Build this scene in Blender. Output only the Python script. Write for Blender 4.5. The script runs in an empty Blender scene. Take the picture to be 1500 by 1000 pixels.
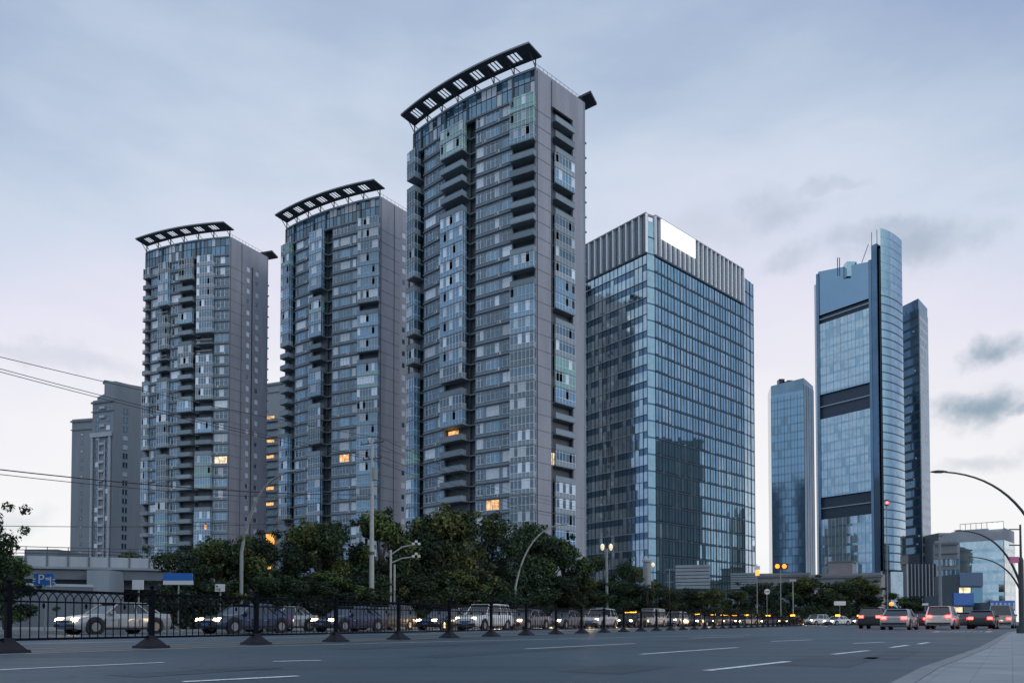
import bpy, math, random
from mathutils import Vector, Matrix
R = math.radians
rnd = random.Random(11)
scene = bpy.context.scene
COL = scene.collection
# ------------------------------------------------------------------ camera model (photo 1500 x 1000)
FPX, TILT, CAMH = 1085.0, R(1.5), 0.56
HOR = 910.0
PPY = HOR - FPX * math.tan(TILT)          # row of the optical axis
ct, st = math.cos(TILT), math.sin(TILT)

def ray(px, py):
    a, b = (px - 750.0) / FPX, (PPY - py) / FPX
    return Vector((a, ct - b * st, st + b * ct))
def at_z(px, py, z):
    d = ray(px, py); k = (z - CAMH) / d.z
    return Vector((d.x * k, d.y * k, z))
def at_y(px, py, y):
    d = ray(px, py); k = y / d.y
    return Vector((d.x * k, y, CAMH + d.z * k))
def ground(px, py, z=0.0):
    return at_z(px, py, z)
def gx(px, y):                            # ground point on column px at depth y
    return Vector(((px - 750.0) / FPX * y * ct, y, 0))
def proj(p):
    d = p.y * ct + (p.z - CAMH) * st
    return 750 + FPX * p.x / d, PPY - FPX * (-(p.y) * st + (p.z - CAMH) * ct) / d

cam_d = bpy.data.cameras.new('camera'); cam = bpy.data.objects.new('camera', cam_d); COL.objects.link(cam)
cam.location = (0, 0, CAMH); cam.rotation_euler = (R(90) + TILT, 0, 0)
cam_d.sensor_width = 36; cam_d.lens = 36 * FPX / 1500; cam_d.shift_y = (PPY - 500) / 1500
cam_d.clip_start = 0.05; cam_d.clip_end = 6000
scene.camera = cam

# ------------------------------------------------------------------ materials
MATS = {}
def new_mat(name):
    m = bpy.data.materials.new(name); m.use_nodes = True
    MATS[name] = m
    return m, m.node_tree, m.node_tree.nodes['Principled BSDF']
def N(nt, t, **kw):
    n = nt.nodes.new(t)
    for k, v in kw.items():
        if k in n.inputs: n.inputs[k].default_value = v
        else: setattr(n, k, v)
    return n
def mat(name, c, rough=0.6, metal=0.0, var=0.12, scale=1.5, ior=1.5, emit=None, es=0.0, bump=0.0, streak=False, coat=0.0, tint=None, obj_var=0.0, fine=None):
    m, nt, b = new_mat(name)
    tc = N(nt, 'ShaderNodeTexCoord')
    src = tc.outputs['Object']
    if streak:
        mp = N(nt, 'ShaderNodeMapping'); mp.inputs['Scale'].default_value = (1, 1, 0.12)
        nt.links.new(src, mp.inputs['Vector']); src = mp.outputs['Vector']
    nz = N(nt, 'ShaderNodeTexNoise', Scale=scale, Detail=6.0, Roughness=0.6)
    nt.links.new(src, nz.inputs['Vector'])
    mr = N(nt, 'ShaderNodeMapRange'); mr.inputs['From Min'].default_value = 0.25; mr.inputs['From Max'].default_value = 0.75
    mr.inputs['To Min'].default_value = 1 - var; mr.inputs['To Max'].default_value = 1 + var
    nt.links.new(nz.outputs['Fac'], mr.inputs['Value'])
    val = mr.outputs['Result']
    if fine:
        n2 = N(nt, 'ShaderNodeTexNoise', Scale=fine[0], Detail=3.0)
        nt.links.new(tc.outputs['Object'], n2.inputs['Vector'])
        m2 = N(nt, 'ShaderNodeMapRange'); m2.inputs['From Min'].default_value = 0.3; m2.inputs['From Max'].default_value = 0.7
        m2.inputs['To Min'].default_value = 1 - fine[1]; m2.inputs['To Max'].default_value = 1 + fine[1]
        nt.links.new(n2.outputs['Fac'], m2.inputs['Value'])
        mu = N(nt, 'ShaderNodeMath', operation='MULTIPLY'); nt.links.new(val, mu.inputs[0]); nt.links.new(m2.outputs['Result'], mu.inputs[1]); val = mu.outputs[0]
    if obj_var:
        oi = N(nt, 'ShaderNodeObjectInfo')
        m3 = N(nt, 'ShaderNodeMapRange'); m3.inputs['To Min'].default_value = 1 - obj_var; m3.inputs['To Max'].default_value = 1 + obj_var
        nt.links.new(oi.outputs['Random'], m3.inputs['Value'])
        mu = N(nt, 'ShaderNodeMath', operation='MULTIPLY'); nt.links.new(val, mu.inputs[0]); nt.links.new(m3.outputs['Result'], mu.inputs[1]); val = mu.outputs[0]
    sc = N(nt, 'ShaderNodeVectorMath', operation='SCALE'); sc.inputs[0].default_value = c[:3]
    nt.links.new(val, sc.inputs['Scale'])
    nt.links.new(sc.outputs[0], b.inputs['Base Color'])
    b.inputs['Roughness'].default_value = rough; b.inputs['Metallic'].default_value = metal; b.inputs['IOR'].default_value = ior
    if coat: b.inputs['Coat Weight'].default_value = coat; b.inputs['Coat Roughness'].default_value = 0.08
    if tint: b.inputs['Specular Tint'].default_value = (*tint, 1)
    if emit: b.inputs['Emission Color'].default_value = (*emit, 1); b.inputs['Emission Strength'].default_value = es
    if bump:
        bp = N(nt, 'ShaderNodeBump', Strength=bump, Distance=0.02)
        nt.links.new(nz.outputs['Fac'], bp.inputs['Height']); nt.links.new(bp.outputs['Normal'], b.inputs['Normal'])
    return m
# walls
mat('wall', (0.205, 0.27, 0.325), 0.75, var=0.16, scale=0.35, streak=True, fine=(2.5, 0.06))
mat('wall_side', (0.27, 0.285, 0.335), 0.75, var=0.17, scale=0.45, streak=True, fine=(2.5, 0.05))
mat('ledge', (0.16, 0.185, 0.215), 0.7, var=0.15, scale=1.0)
mat('sill', (0.36, 0.40, 0.45), 0.6, var=0.1)
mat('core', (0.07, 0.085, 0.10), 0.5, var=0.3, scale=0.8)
mat('slab', (0.18, 0.225, 0.26), 0.7, var=0.15, scale=0.8, obj_var=0.2)
mat('parapet', (0.20, 0.255, 0.30), 0.6, var=0.12, scale=0.7, obj_var=0.3)
mat('frame', (0.70, 0.74, 0.79), 0.45, var=0.06, obj_var=0.2)
mat('frame_dark', (0.06, 0.075, 0.09), 0.45, var=0.08)
mat('canopy', (0.035, 0.045, 0.06), 0.6, var=0.1)
mat('canopy_edge', (0.22, 0.24, 0.27), 0.5, var=0.1)
mat('glass', (0.035, 0.08, 0.125), 0.06, var=0.5, scale=0.6, ior=2.1, tint=(0.75, 0.9, 1.0), obj_var=0.5)
mat('glass_blue', (0.10, 0.22, 0.34), 0.05, var=0.3, scale=0.5, ior=2.3, tint=(0.7, 0.88, 1.0), obj_var=0.3)
mat('glass_green', (0.15, 0.33, 0.32), 0.12, var=0.25, scale=0.5, ior=1.9, obj_var=0.25)
mat('curtain', (0.58, 0.64, 0.71), 0.25, var=0.18, scale=3.0, ior=1.7, coat=0.6, obj_var=0.4)
mat('lit_warm', (0.5, 0.3, 0.15), 0.4, var=0.2, emit=(1.0, 0.48, 0.16), es=0.75)
mat('lit_pale', (0.5, 0.4, 0.3), 0.4, var=0.2, emit=(1.0, 0.74, 0.42), es=0.7)
mat('rail', (0.05, 0.06, 0.07), 0.5)
mat('ac_white', (0.50, 0.52, 0.54), 0.5, obj_var=0.2)
for q in ('lit_warm', 'lit_pale'):
    nt_ = MATS[q].node_tree; b_ = nt_.nodes['Principled BSDF']
    tc_ = N(nt_, 'ShaderNodeTexCoord'); v_ = N(nt_, 'ShaderNodeTexVoronoi', Scale=1.1); nt_.links.new(tc_.outputs['Object'], v_.inputs['Vector'])
    n_ = N(nt_, 'ShaderNodeTexNoise', Scale=2.3, Detail=2.0); nt_.links.new(tc_.outputs['Object'], n_.inputs['Vector'])
    m_ = N(nt_, 'ShaderNodeMath', operation='MULTIPLY'); nt_.links.new(v_.outputs['Distance'], m_.inputs[0]); nt_.links.new(n_.outputs['Fac'], m_.inputs[1])
    r_ = N(nt_, 'ShaderNodeMapRange'); r_.inputs['From Min'].default_value = .05; r_.inputs['From Max'].default_value = .45; r_.inputs['To Min'].default_value = 1.5; r_.inputs['To Max'].default_value = .25
    nt_.links.new(m_.outputs[0], r_.inputs['Value']); nt_.links.new(r_.outputs['Result'], b_.inputs['Emission Strength'])
# office glass (mirror-coated)
mat('coated', (0.36, 0.51, 0.56), 0.04, metal=1.0, var=0.14, scale=0.22, fine=(0.9, 0.08))
mat('coated_panel', (0.26, 0.38, 0.48), 0.08, metal=1.0, var=0.06, scale=0.1)
mat('coated_mid', (0.20, 0.32, 0.43), 0.08, metal=1.0, var=0.12, scale=0.2)
mat('coated_light', (0.52, 0.62, 0.64), 0.05, metal=1.0, var=0.16, scale=0.25, fine=(0.9, 0.10))
mat('coated_dark', (0.10, 0.17, 0.24), 0.08, metal=1.0, var=0.2, scale=0.25)
mat('coated_deep', (0.16, 0.24, 0.31), 0.10, metal=1.0, var=0.2, scale=0.12)
mat('mullion', (0.05, 0.075, 0.10), 0.35, metal=0.4)
mat('mullion_pale', (0.42, 0.46, 0.50), 0.35, metal=0.5)
mat('fin_white', (0.90, 0.91, 0.92), 0.4, metal=0.0, var=0.05)
mat('crown_back', (0.27, 0.31, 0.35), 0.5, metal=0.0, var=0.2, scale=0.3)
mat('sign_white', (0.85, 0.87, 0.9), 0.4, var=0.02, emit=(0.95, 0.97, 1.0), es=0.75)
mat('stone', (0.25, 0.275, 0.305), 0.8, var=0.14, scale=0.3, streak=True)
mat('stone_pale', (0.45, 0.48, 0.52), 0.7, var=0.12, scale=0.5)
mat('stone_warm', (0.27, 0.255, 0.27), 0.8, var=0.14, scale=0.3)
mat('steel_dark', (0.05, 0.07, 0.095), 0.35, metal=0.5, var=0.2)
mat('louvre', (0.24, 0.29, 0.335), 0.5, var=0.15, scale=0.6)
# ground things
def asphalt(name, c, s2=0.0):
    m, nt, b = new_mat(name)
    tc = N(nt, 'ShaderNodeTexCoord')
    big = N(nt, 'ShaderNodeTexNoise', Scale=0.12, Detail=5.0, Roughness=0.6); nt.links.new(tc.outputs['Object'], big.inputs['Vector'])
    mp = N(nt, 'ShaderNodeMapping'); mp.inputs['Rotation'].default_value = (0, 0, R(-57)); mp.inputs['Scale'].default_value = (0.06, 1.1, 1)
    mp.vector_type = 'TEXTURE' if False else 'POINT'
    mp.inputs['Rotation'].default_value = (0, 0, R(-56)); nt.links.new(tc.outputs['Object'], mp.inputs['Vector'])
    trk = N(nt, 'ShaderNodeTexNoise', Scale=0.9, Detail=3.0); nt.links.new(mp.outputs['Vector'], trk.inputs['Vector'])
    fine = N(nt, 'ShaderNodeTexNoise', Scale=55.0, Detail=3.0); nt.links.new(tc.outputs['Object'], fine.inputs['Vector'])
    vor = N(nt, 'ShaderNodeTexVoronoi', Scale=0.17, feature='DISTANCE_TO_EDGE')
    wv = N(nt, 'ShaderNodeTexNoise', Scale=0.8, Detail=4.0); nt.links.new(tc.outputs['Object'], wv.inputs['Vector'])
    ad = N(nt, 'ShaderNodeVectorMath', operation='MULTIPLY_ADD'); ad.inputs[1].default_value = (1.6, 1.6, 0); nt.links.new(wv.outputs['Color'], ad.inputs[0]); nt.links.new(tc.outputs['Object'], ad.inputs[2])
    nt.links.new(ad.outputs[0], vor.inputs['Vector'])
    crk = N(nt, 'ShaderNodeMapRange'); crk.inputs['From Max'].default_value = 0.006; crk.inputs['To Min'].default_value = 0.5; nt.links.new(vor.outputs['Distance'], crk.inputs['Value'])
    def mr(sock, lo, hi, a=0.3, z=0.7):
        n = N(nt, 'ShaderNodeMapRange'); n.inputs['From Min'].default_value = a; n.inputs['From Max'].default_value = z
        n.inputs['To Min'].default_value = lo; n.inputs['To Max'].default_value = hi; nt.links.new(sock, n.inputs['Value']); return n.outputs['Result']
    v = mr(big.outputs['Fac'], 0.72, 1.3)
    for o in (mr(trk.outputs['Fac'], 0.78, 1.22), mr(fine.outputs['Fac'], 0.75, 1.25), crk.outputs['Result']):
        mu = N(nt, 'ShaderNodeMath', operation='MULTIPLY'); nt.links.new(v, mu.inputs[0]); nt.links.new(o, mu.inputs[1]); v = mu.outputs[0]
    sc = N(nt, 'ShaderNodeVectorMath', operation='SCALE'); sc.inputs[0].default_value = c; nt.links.new(v, sc.inputs['Scale']); nt.links.new(sc.outputs[0], b.inputs['Base Color'])
    rr = mr(trk.outputs['Fac'], 0.5, 0.72); nt.links.new(rr, b.inputs['Roughness'])
    bp = N(nt, 'ShaderNodeBump', Strength=0.35, Distance=0.01); nt.links.new(fine.outputs['Fac'], bp.inputs['Height']); nt.links.new(bp.outputs['Normal'], b.inputs['Normal'])
asphalt('asphalt', (0.048, 0.080, 0.104))
asphalt('median', (0.13, 0.125, 0.12))
mat('ground', (0.10, 0.105, 0.11), 0.9, var=0.2, scale=0.1)
mat('paving', (0.20, 0.215, 0.225), 0.75, var=0.2, scale=0.7, fine=(14.0, 0.12))
def paving():
    m, nt, b = new_mat('paving_slab')
    tc = N(nt, 'ShaderNodeTexCoord')
    mp = N(nt, 'ShaderNodeMapping'); mp.inputs['Rotation'].default_value = (0, 0, R(-56)); nt.links.new(tc.outputs['Object'], mp.inputs['Vector'])
    br = N(nt, 'ShaderNodeTexBrick', Scale=1.0); br.inputs['Color1'].default_value = (0.24, 0.275, 0.30, 1); br.inputs['Color2'].default_value = (0.275, 0.305, 0.33, 1)
    br.inputs['Mortar'].default_value = (0.20, 0.225, 0.25, 1); br.inputs['Mortar Size'].default_value = 0.007; br.inputs['Brick Width'].default_value = 0.6; br.inputs['Row Height'].default_value = 0.3
    nt.links.new(mp.outputs['Vector'], br.inputs['Vector'])
    nz = N(nt, 'ShaderNodeTexNoise', Scale=1.3, Detail=6.0); nt.links.new(tc.outputs['Object'], nz.inputs['Vector'])
    mr = N(nt, 'ShaderNodeMapRange'); mr.inputs['From Min'].default_value = 0.3; mr.inputs['From Max'].default_value = 0.7; mr.inputs['To Min'].default_value = 0.75; mr.inputs['To Max'].default_value = 1.2
    nt.links.new(nz.outputs['Fac'], mr.inputs['Value'])
    sc = N(nt, 'ShaderNodeVectorMath', operation='SCALE'); nt.links.new(br.outputs['Color'], sc.inputs[0]); nt.links.new(mr.outputs['Result'], sc.inputs['Scale'])
    nt.links.new(sc.outputs[0], b.inputs['Base Color']); b.inputs['Roughness'].default_value = 0.6
paving()
asphalt('patch', (0.036, 0.058, 0.075))
mat('iron', (0.05, 0.055, 0.06), 0.5, metal=0.6, var=0.4, scale=12.0)
mat('kerb', (0.24, 0.25, 0.26), 0.8, var=0.2, scale=2.0)
mat('paint_white', (0.74, 0.76, 0.78), 0.6, var=0.3, scale=4.0, fine=(25.0, 0.3))
mat('paint_yellow', (0.50, 0.30, 0.08), 0.6, var=0.35, scale=4.0)
mat('fence_black', (0.007, 0.007, 0.013), 0.6, var=0.2, scale=6.0, ior=1.2)
mat('fence_foot', (0.014, 0.013, 0.02), 0.8, var=0.3, scale=5.0)
mat('concrete', (0.22, 0.26, 0.30), 0.8, var=0.18, scale=0.5, streak=True)
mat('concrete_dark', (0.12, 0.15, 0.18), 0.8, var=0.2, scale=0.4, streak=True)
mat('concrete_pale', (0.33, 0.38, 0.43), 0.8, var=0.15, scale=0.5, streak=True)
mat('pole_grey', (0.22, 0.25, 0.26), 0.5, var=0.15, scale=2.0)
mat('pole_pale', (0.34, 0.36, 0.36), 0.7, var=0.15, scale=2.0)
mat('pole_dark', (0.05, 0.055, 0.06), 0.5, var=0.1)
mat('cable', (0.02, 0.02, 0.025), 0.7)
mat('insulator', (0.10, 0.08, 0.08), 0.3)
mat('lamp_lens', (0.5, 0.5, 0.48), 0.3)
mat('lamp_lit', (0.8, 0.75, 0.6), 0.3, emit=(1.0, 0.86, 0.5), es=0.55)
mat('sign_blue', (0.015, 0.12, 0.42), 0.4, var=0.05)
mat('sign_blue_pale', (0.10, 0.30, 0.45), 0.4, var=0.05)
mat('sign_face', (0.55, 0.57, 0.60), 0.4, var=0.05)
mat('sign_navy', (0.03, 0.09, 0.19), 0.4, var=0.1)
mat('sign_pink', (0.5, 0.12, 0.25), 0.4, var=0.1)
mat('sign_lit', (0.7, 0.5, 0.2), 0.4, emit=(1.0, 0.36, 0.03), es=1.1)
mat('signal_amber', (0.8, 0.3, 0.05), 0.4, emit=(1.0, 0.20, 0.015), es=2.4)
mat('grey_box', (0.22, 0.22, 0.22), 0.5)
def leaf_mat(name, c, v):
    m, nt, b = new_mat(name)
    g = N(nt, 'ShaderNodeNewGeometry'); oi = N(nt, 'ShaderNodeObjectInfo')
    hs = N(nt, 'ShaderNodeHueSaturation'); hs.inputs['Color'].default_value = (*c, 1)
    mr = N(nt, 'ShaderNodeMapRange'); mr.inputs['To Min'].default_value = 1 - v; mr.inputs['To Max'].default_value = 1 + v
    nt.links.new(g.outputs['Random Per Island'], mr.inputs['Value']); nt.links.new(mr.outputs['Result'], hs.inputs['Value'])
    m2 = N(nt, 'ShaderNodeMapRange'); m2.inputs['To Min'].default_value = 0.47; m2.inputs['To Max'].default_value = 0.53
    nt.links.new(oi.outputs['Random'], m2.inputs['Value']); nt.links.new(m2.outputs['Result'], hs.inputs['Hue'])
    nt.links.new(hs.outputs['Color'], b.inputs['Base Color']); b.inputs['Roughness'].default_value = 0.75; b.inputs['Specular IOR Level'].default_value = 0.2
leaf_mat('leaf', (0.034, 0.060, 0.030), 0.6)
leaf_mat('leaf_light', (0.085, 0.115, 0.038), 0.5)
leaf_mat('leaf_dark', (0.020, 0.034, 0.022), 0.55)
mat('bark', (0.06, 0.05, 0.042), 0.9, var=0.3, scale=6.0, bump=0.4)
mat('car_glass', (0.02, 0.025, 0.03), 0.06, ior=1.8)
mat('tyre', (0.015, 0.015, 0.016), 0.85)
mat('rim', (0.35, 0.36, 0.37), 0.35, metal=0.8)
mat('headlamp', (0.9, 0.85, 0.75), 0.2, emit=(1.0, 0.70, 0.38), es=26.0)
mat('taillamp', (0.5, 0.02, 0.02), 0.3, emit=(1.0, 0.025, 0.02), es=22.0)
mat('taxi_lamp', (0.8, 0.4, 0.05), 0.3, emit=(1.0, 0.36, 0.02), es=9.0)
mat('tail_off', (0.25, 0.01, 0.01), 0.3)
mat('plastic_black', (0.02, 0.02, 0.022), 0.6)
mat('plate', (0.05, 0.12, 0.35), 0.5)
CARCOL = {'white': (0.62, 0.63, 0.64), 'silver': (0.35, 0.37, 0.39), 'black': (0.015, 0.016, 0.02), 'dark grey': (0.07, 0.075, 0.08), 'maroon': (0.10, 0.015, 0.03), 'navy': (0.02, 0.035, 0.08), 'taupe': (0.16, 0.14, 0.15), 'beige': (0.36, 0.31, 0.24)}
for k, v in CARCOL.items(): mat('car_' + k, v, 0.3, metal=0.1, var=0.03, coat=0.8)

# ------------------------------------------------------------------ mesh builder
class MB:
    def __init__(s): s.v = []; s.f = []; s.m = []
    def face(s, pts, m):
        n = len(s.v); s.v += [tuple(p) for p in pts]; s.f.append(tuple(range(n, n + len(pts)))); s.m.append(m)
    def hexa(s, p, m):                      # 8 points: bottom loop 0-3, top loop 4-7
        n = len(s.v); s.v += [tuple(q) for q in p]
        for f in ((0, 3, 2, 1), (4, 5, 6, 7), (0, 1, 5, 4), (1, 2, 6, 5), (2, 3, 7, 6), (3, 0, 4, 7)):
            s.f.append(tuple(n + i for i in f)); s.m.append(m)
    def box(s, x0, x1, y0, y1, z0, z1, m, fr=None):
        p = [(x0, y0, z0), (x1, y0, z0), (x1, y1, z0), (x0, y1, z0), (x0, y0, z1), (x1, y0, z1), (x1, y1, z1), (x0, y1, z1)]
        if fr is not None: p = [fr @ Vector(q) for q in p]
        s.hexa(p, m)
    def prism(s, poly, z0, z1, m, cap=True, mt=None):
        n = len(s.v); k = len(poly)
        zt = z1 if isinstance(z1, (list, tuple)) else [z1] * k
        s.v += [(p[0], p[1], z0) for p in poly] + [(p[0], p[1], zt[i]) for i, p in enumerate(poly)]
        for i in range(k):
            j = (i + 1) % k
            s.f.append((n + i, n + j, n + k + j, n + k + i)); s.m.append(m)
        if cap:
            s.f.append(tuple(n + k + i for i in range(k))); s.m.append(mt or m)
            s.f.append(tuple(n + i for i in reversed(range(k)))); s.m.append(m)
    def tube(s, pts, r, m, seg=6, cap=True):
        pts = [Vector(p) for p in pts]; k = len(pts)
        rs = r if isinstance(r, (list, tuple)) else [r] * k
        n = len(s.v)
        for i, p in enumerate(pts):
            t = (pts[min(i + 1, k - 1)] - pts[max(i - 1, 0)]).normalized()
            a = t.cross(Vector((0, 0, 1))) if abs(t.z) < 0.95 else t.cross(Vector((1, 0, 0)))
            a.normalize(); b = t.cross(a)
            for j in range(seg):
                q = 2 * math.pi * j / seg
                s.v.append(tuple(p + (a * math.cos(q) + b * math.sin(q)) * rs[i]))
        for i in range(k - 1):
            for j in range(seg):
                j2 = (j + 1) % seg
                s.f.append((n + i * seg + j, n + i * seg + j2, n + (i + 1) * seg + j2, n + (i + 1) * seg + j)); s.m.append(m)
        if cap:
            s.f.append(tuple(n + j for j in reversed(range(seg)))); s.m.append(m)
            s.f.append(tuple(n + (k - 1) * seg + j for j in range(seg))); s.m.append(m)
    def lathe(s, prof, m, seg=12, c=(0, 0, 0)):
        n = len(s.v)
        for r, z in prof:
            for j in range(seg):
                q = 2 * math.pi * j / seg; s.v.append((c[0] + r * math.cos(q), c[1] + r * math.sin(q), c[2] + z))
        for i in range(len(prof) - 1):
            for j in range(seg):
                j2 = (j + 1) % seg
                s.f.append((n + i * seg + j, n + i * seg + j2, n + (i + 1) * seg + j2, n + (i + 1) * seg + j)); s.m.append(m)
        s.f.append(tuple(n + (len(prof) - 1) * seg + j for j in range(seg))); s.m.append(m)
    def add(s, o, fr):
        n = len(s.v); s.v += [tuple(fr @ Vector(p)) for p in o.v]
        s.f += [tuple(n + i for i in f) for f in o.f]; s.m += o.m
    def mesh(s, name, off=None):
        me = bpy.data.meshes.new(name)
        v = s.v if off is None else [(p[0] - off[0], p[1] - off[1], p[2] - off[2]) for p in s.v]
        me.from_pydata(v, [], s.f)
        names = []
        for q in s.m:
            if q not in names: names.append(q)
        for q in names: me.materials.append(MATS[q])
        ix = {q: i for i, q in enumerate(names)}
        me.polygons.foreach_set('material_index', [ix[q] for q in s.m])
        me.update()
        return me

def link(name, me, parent=None, loc=(0, 0, 0), rz=0.0):
    o = bpy.data.objects.new(name, me); COL.objects.link(o)
    if parent is not None: o.parent = parent
    o.location = loc; o.rotation_euler = (0, 0, rz)
    return o
def thing(name, loc, label, cat, group=None, rz=0.0):
    o = link(name, None, None, loc, rz); o['label'] = label; o['category'] = cat
    if group: o['group'] = group
    return o
def tag(o, label, cat, group=None):
    o['label'] = label; o['category'] = cat
    if group: o['group'] = group
    return o
def part(name, mb, root, world=True):
    """mesh built in world coordinates (world) or in the thing's own"""
    return link(name, mb.mesh(name, root.location if world else None), root)
def struct(name, mb):
    o = link(name, mb.mesh(name)); o['kind'] = 'structure'; return o
def frame(p0, p1):
    """x along p0->p1, y into the building, z up"""
    d = Vector((p1[0] - p0[0], p1[1] - p0[1], 0)); w = d.length; a = math.atan2(d.y, d.x)
    return Matrix.Translation((p0[0], p0[1], 0)) @ Matrix.Rotation(a, 4, 'Z'), w, a
def lerp(a, b, t): return a + (b - a) * t
def smooth(me):
    for p in me.polygons: p.use_smooth = True

# ------------------------------------------------------------------ apartment towers
FH = 3.0
def window_mb(w, h, n, transom=True):
    fm, gm = MB(), {}
    t = 0.085
    fm.box(0, w, 0.10, 0.18, 0, t, 'frame'); fm.box(0, w, 0.10, 0.18, h - t, h, 'frame')
    for i in range(n + 1):
        x = (w - t) * i / n; fm.box(x, x + t, 0.097, 0.177, t, h - t, 'frame')
    if transom: fm.box(t, w - t, 0.105, 0.175, h * 0.68, h * 0.68 + 0.05, 'frame')
    return fm
PANES = {}
def pane_mesh(w, h, n, kind, seed):
    key = (round(w, 2), round(h, 2), n, kind, seed)
    if key not in PANES:
        rr = random.Random(str(key)); m = MB()
        for i in range(n):
            x0, x1 = w * i / n, w * (i + 1) / n
            a, b = rr.uniform(-0.012, 0.012), rr.uniform(-0.01, 0.01)
            k = kind
            if kind == 'mix': k = rr.choice(['glass', 'glass', 'curtain'])
            y = 0.145
            m.face([(x0, y - a - b, 0.02), (x1, y + a - b, 0.02), (x1, y + a + b, h - 0.02), (x0, y - a + b, h - 0.02)], k)
        PANES[key] = m
    return PANES[key]
BALC = {}
def balcony_mb(w, typ, out=1.1, seed=0):
    """returns (slab/parapet mb, glazing mb or None, frame mb or None)"""
    key = (round(w, 2), typ, out, seed)
    if key in BALC: return BALC[key]
    b = MB(); g = None; f = None
    rr = random.Random(str(key))
    b.box(0, w, -out, 1.15, -0.14, 0.12, 'slab')
    hp = 0.98
    if typ == 'open':
        b.box(0, w, -out, -out + 0.12, 0.12, hp, 'parapet')
        b.box(0, 0.12, -out + 0.12, 0.0, 0.12, hp, 'parapet'); b.box(w - 0.12, w, -out + 0.12, 0.0, 0.12, hp, 'parapet')
        b.box(-0.02, w + 0.02, -out - 0.03, -out + 0.15, hp, hp + 0.07, 'ledge')
    elif typ == 'rail':
        n = max(6, int(w / 0.22))
        f = MB()
        for i in range(n + 1):
            x = (w - 0.04) * i / n; f.box(x, x + 0.04, -out + 0.03, -out + 0.07, 0.12, hp, 'rail')
        f.box(0, w, -out + 0.02, -out + 0.08, hp, hp + 0.06, 'frame')
        b.box(0.1, min(w * 0.35, 1.0), -out + 0.2, -out + 0.6, 0.12, 0.72, 'ac_white')
    else:
        low = {'blue': 'glass_blue', 'green': 'glass_green', 'pale': 'parapet'}[typ]
        up = {'blue': 'glass_blue', 'green': rr.choice(['glass_green', 'glass_blue']), 'pale': 'glass'}[typ]
        g, f = MB(), MB()
        n = max(3, int(round(w / 0.85)))
        top = FH - 0.14
        for i in range(n):
            x0, x1 = w * i / n, w * (i + 1) / n
            a = rr.uniform(-0.015, 0.015)
            g.face([(x0, -out + 0.05 - a, 0.12), (x1, -out + 0.05 + a, 0.12), (x1, -out + 0.05 + a, hp), (x0, -out + 0.05 - a, hp)], low)
            k = up if rr.random() > 0.27 else 'curtain'
            if rr.random() < 0.10: continue      # an open casement
            a = rr.uniform(-0.02, 0.02); c = rr.uniform(-0.015, 0.015)
            g.face([(x0, -out + 0.05 - a - c, hp), (x1, -out + 0.05 + a - c, hp), (x1, -out + 0.05 + a + c, top), (x0, -out + 0.05 - a + c, top)], k)
        for x in (0.05, w - 0.05):
            g.face([(x, -out + 0.05, 0.12), (x, 0.0, 0.12), (x, 0.0, hp), (x, -out + 0.05, hp)], low)
            g.face([(x, -out + 0.05, hp), (x, 0.0, hp), (x, 0.0, top), (x, -out + 0.05, top)], up)
        for i in range(n + 1):
            x = (w - 0.06) * i / n; f.box(x, x + 0.06, -out, -out + 0.06, 0.12, top, 'frame')
        f.box(0, w, -out - 0.02, -out + 0.07, hp - 0.04, hp + 0.04, 'frame'); f.box(0, w, -out - 0.02, -out + 0.07, top - 0.3, top - 0.24, 'frame')
        for x in (0.0, w - 0.06): f.box(x, x + 0.06, -out * 0.5, -out * 0.5 + 0.05, 0.12, top, 'frame'); f.box(x, x + 0.06, -out + 0.07, 0, hp - 0.04, hp + 0.04, 'frame')
    BALC[key] = (b, g, f)
    return BALC[key]
MESHC = {}
def cached(mb, name):
    k = id(mb)
    if k not in MESHC: MESHC[k] = (mb.mesh(name), mb)
    return MESHC[k][0]

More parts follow.
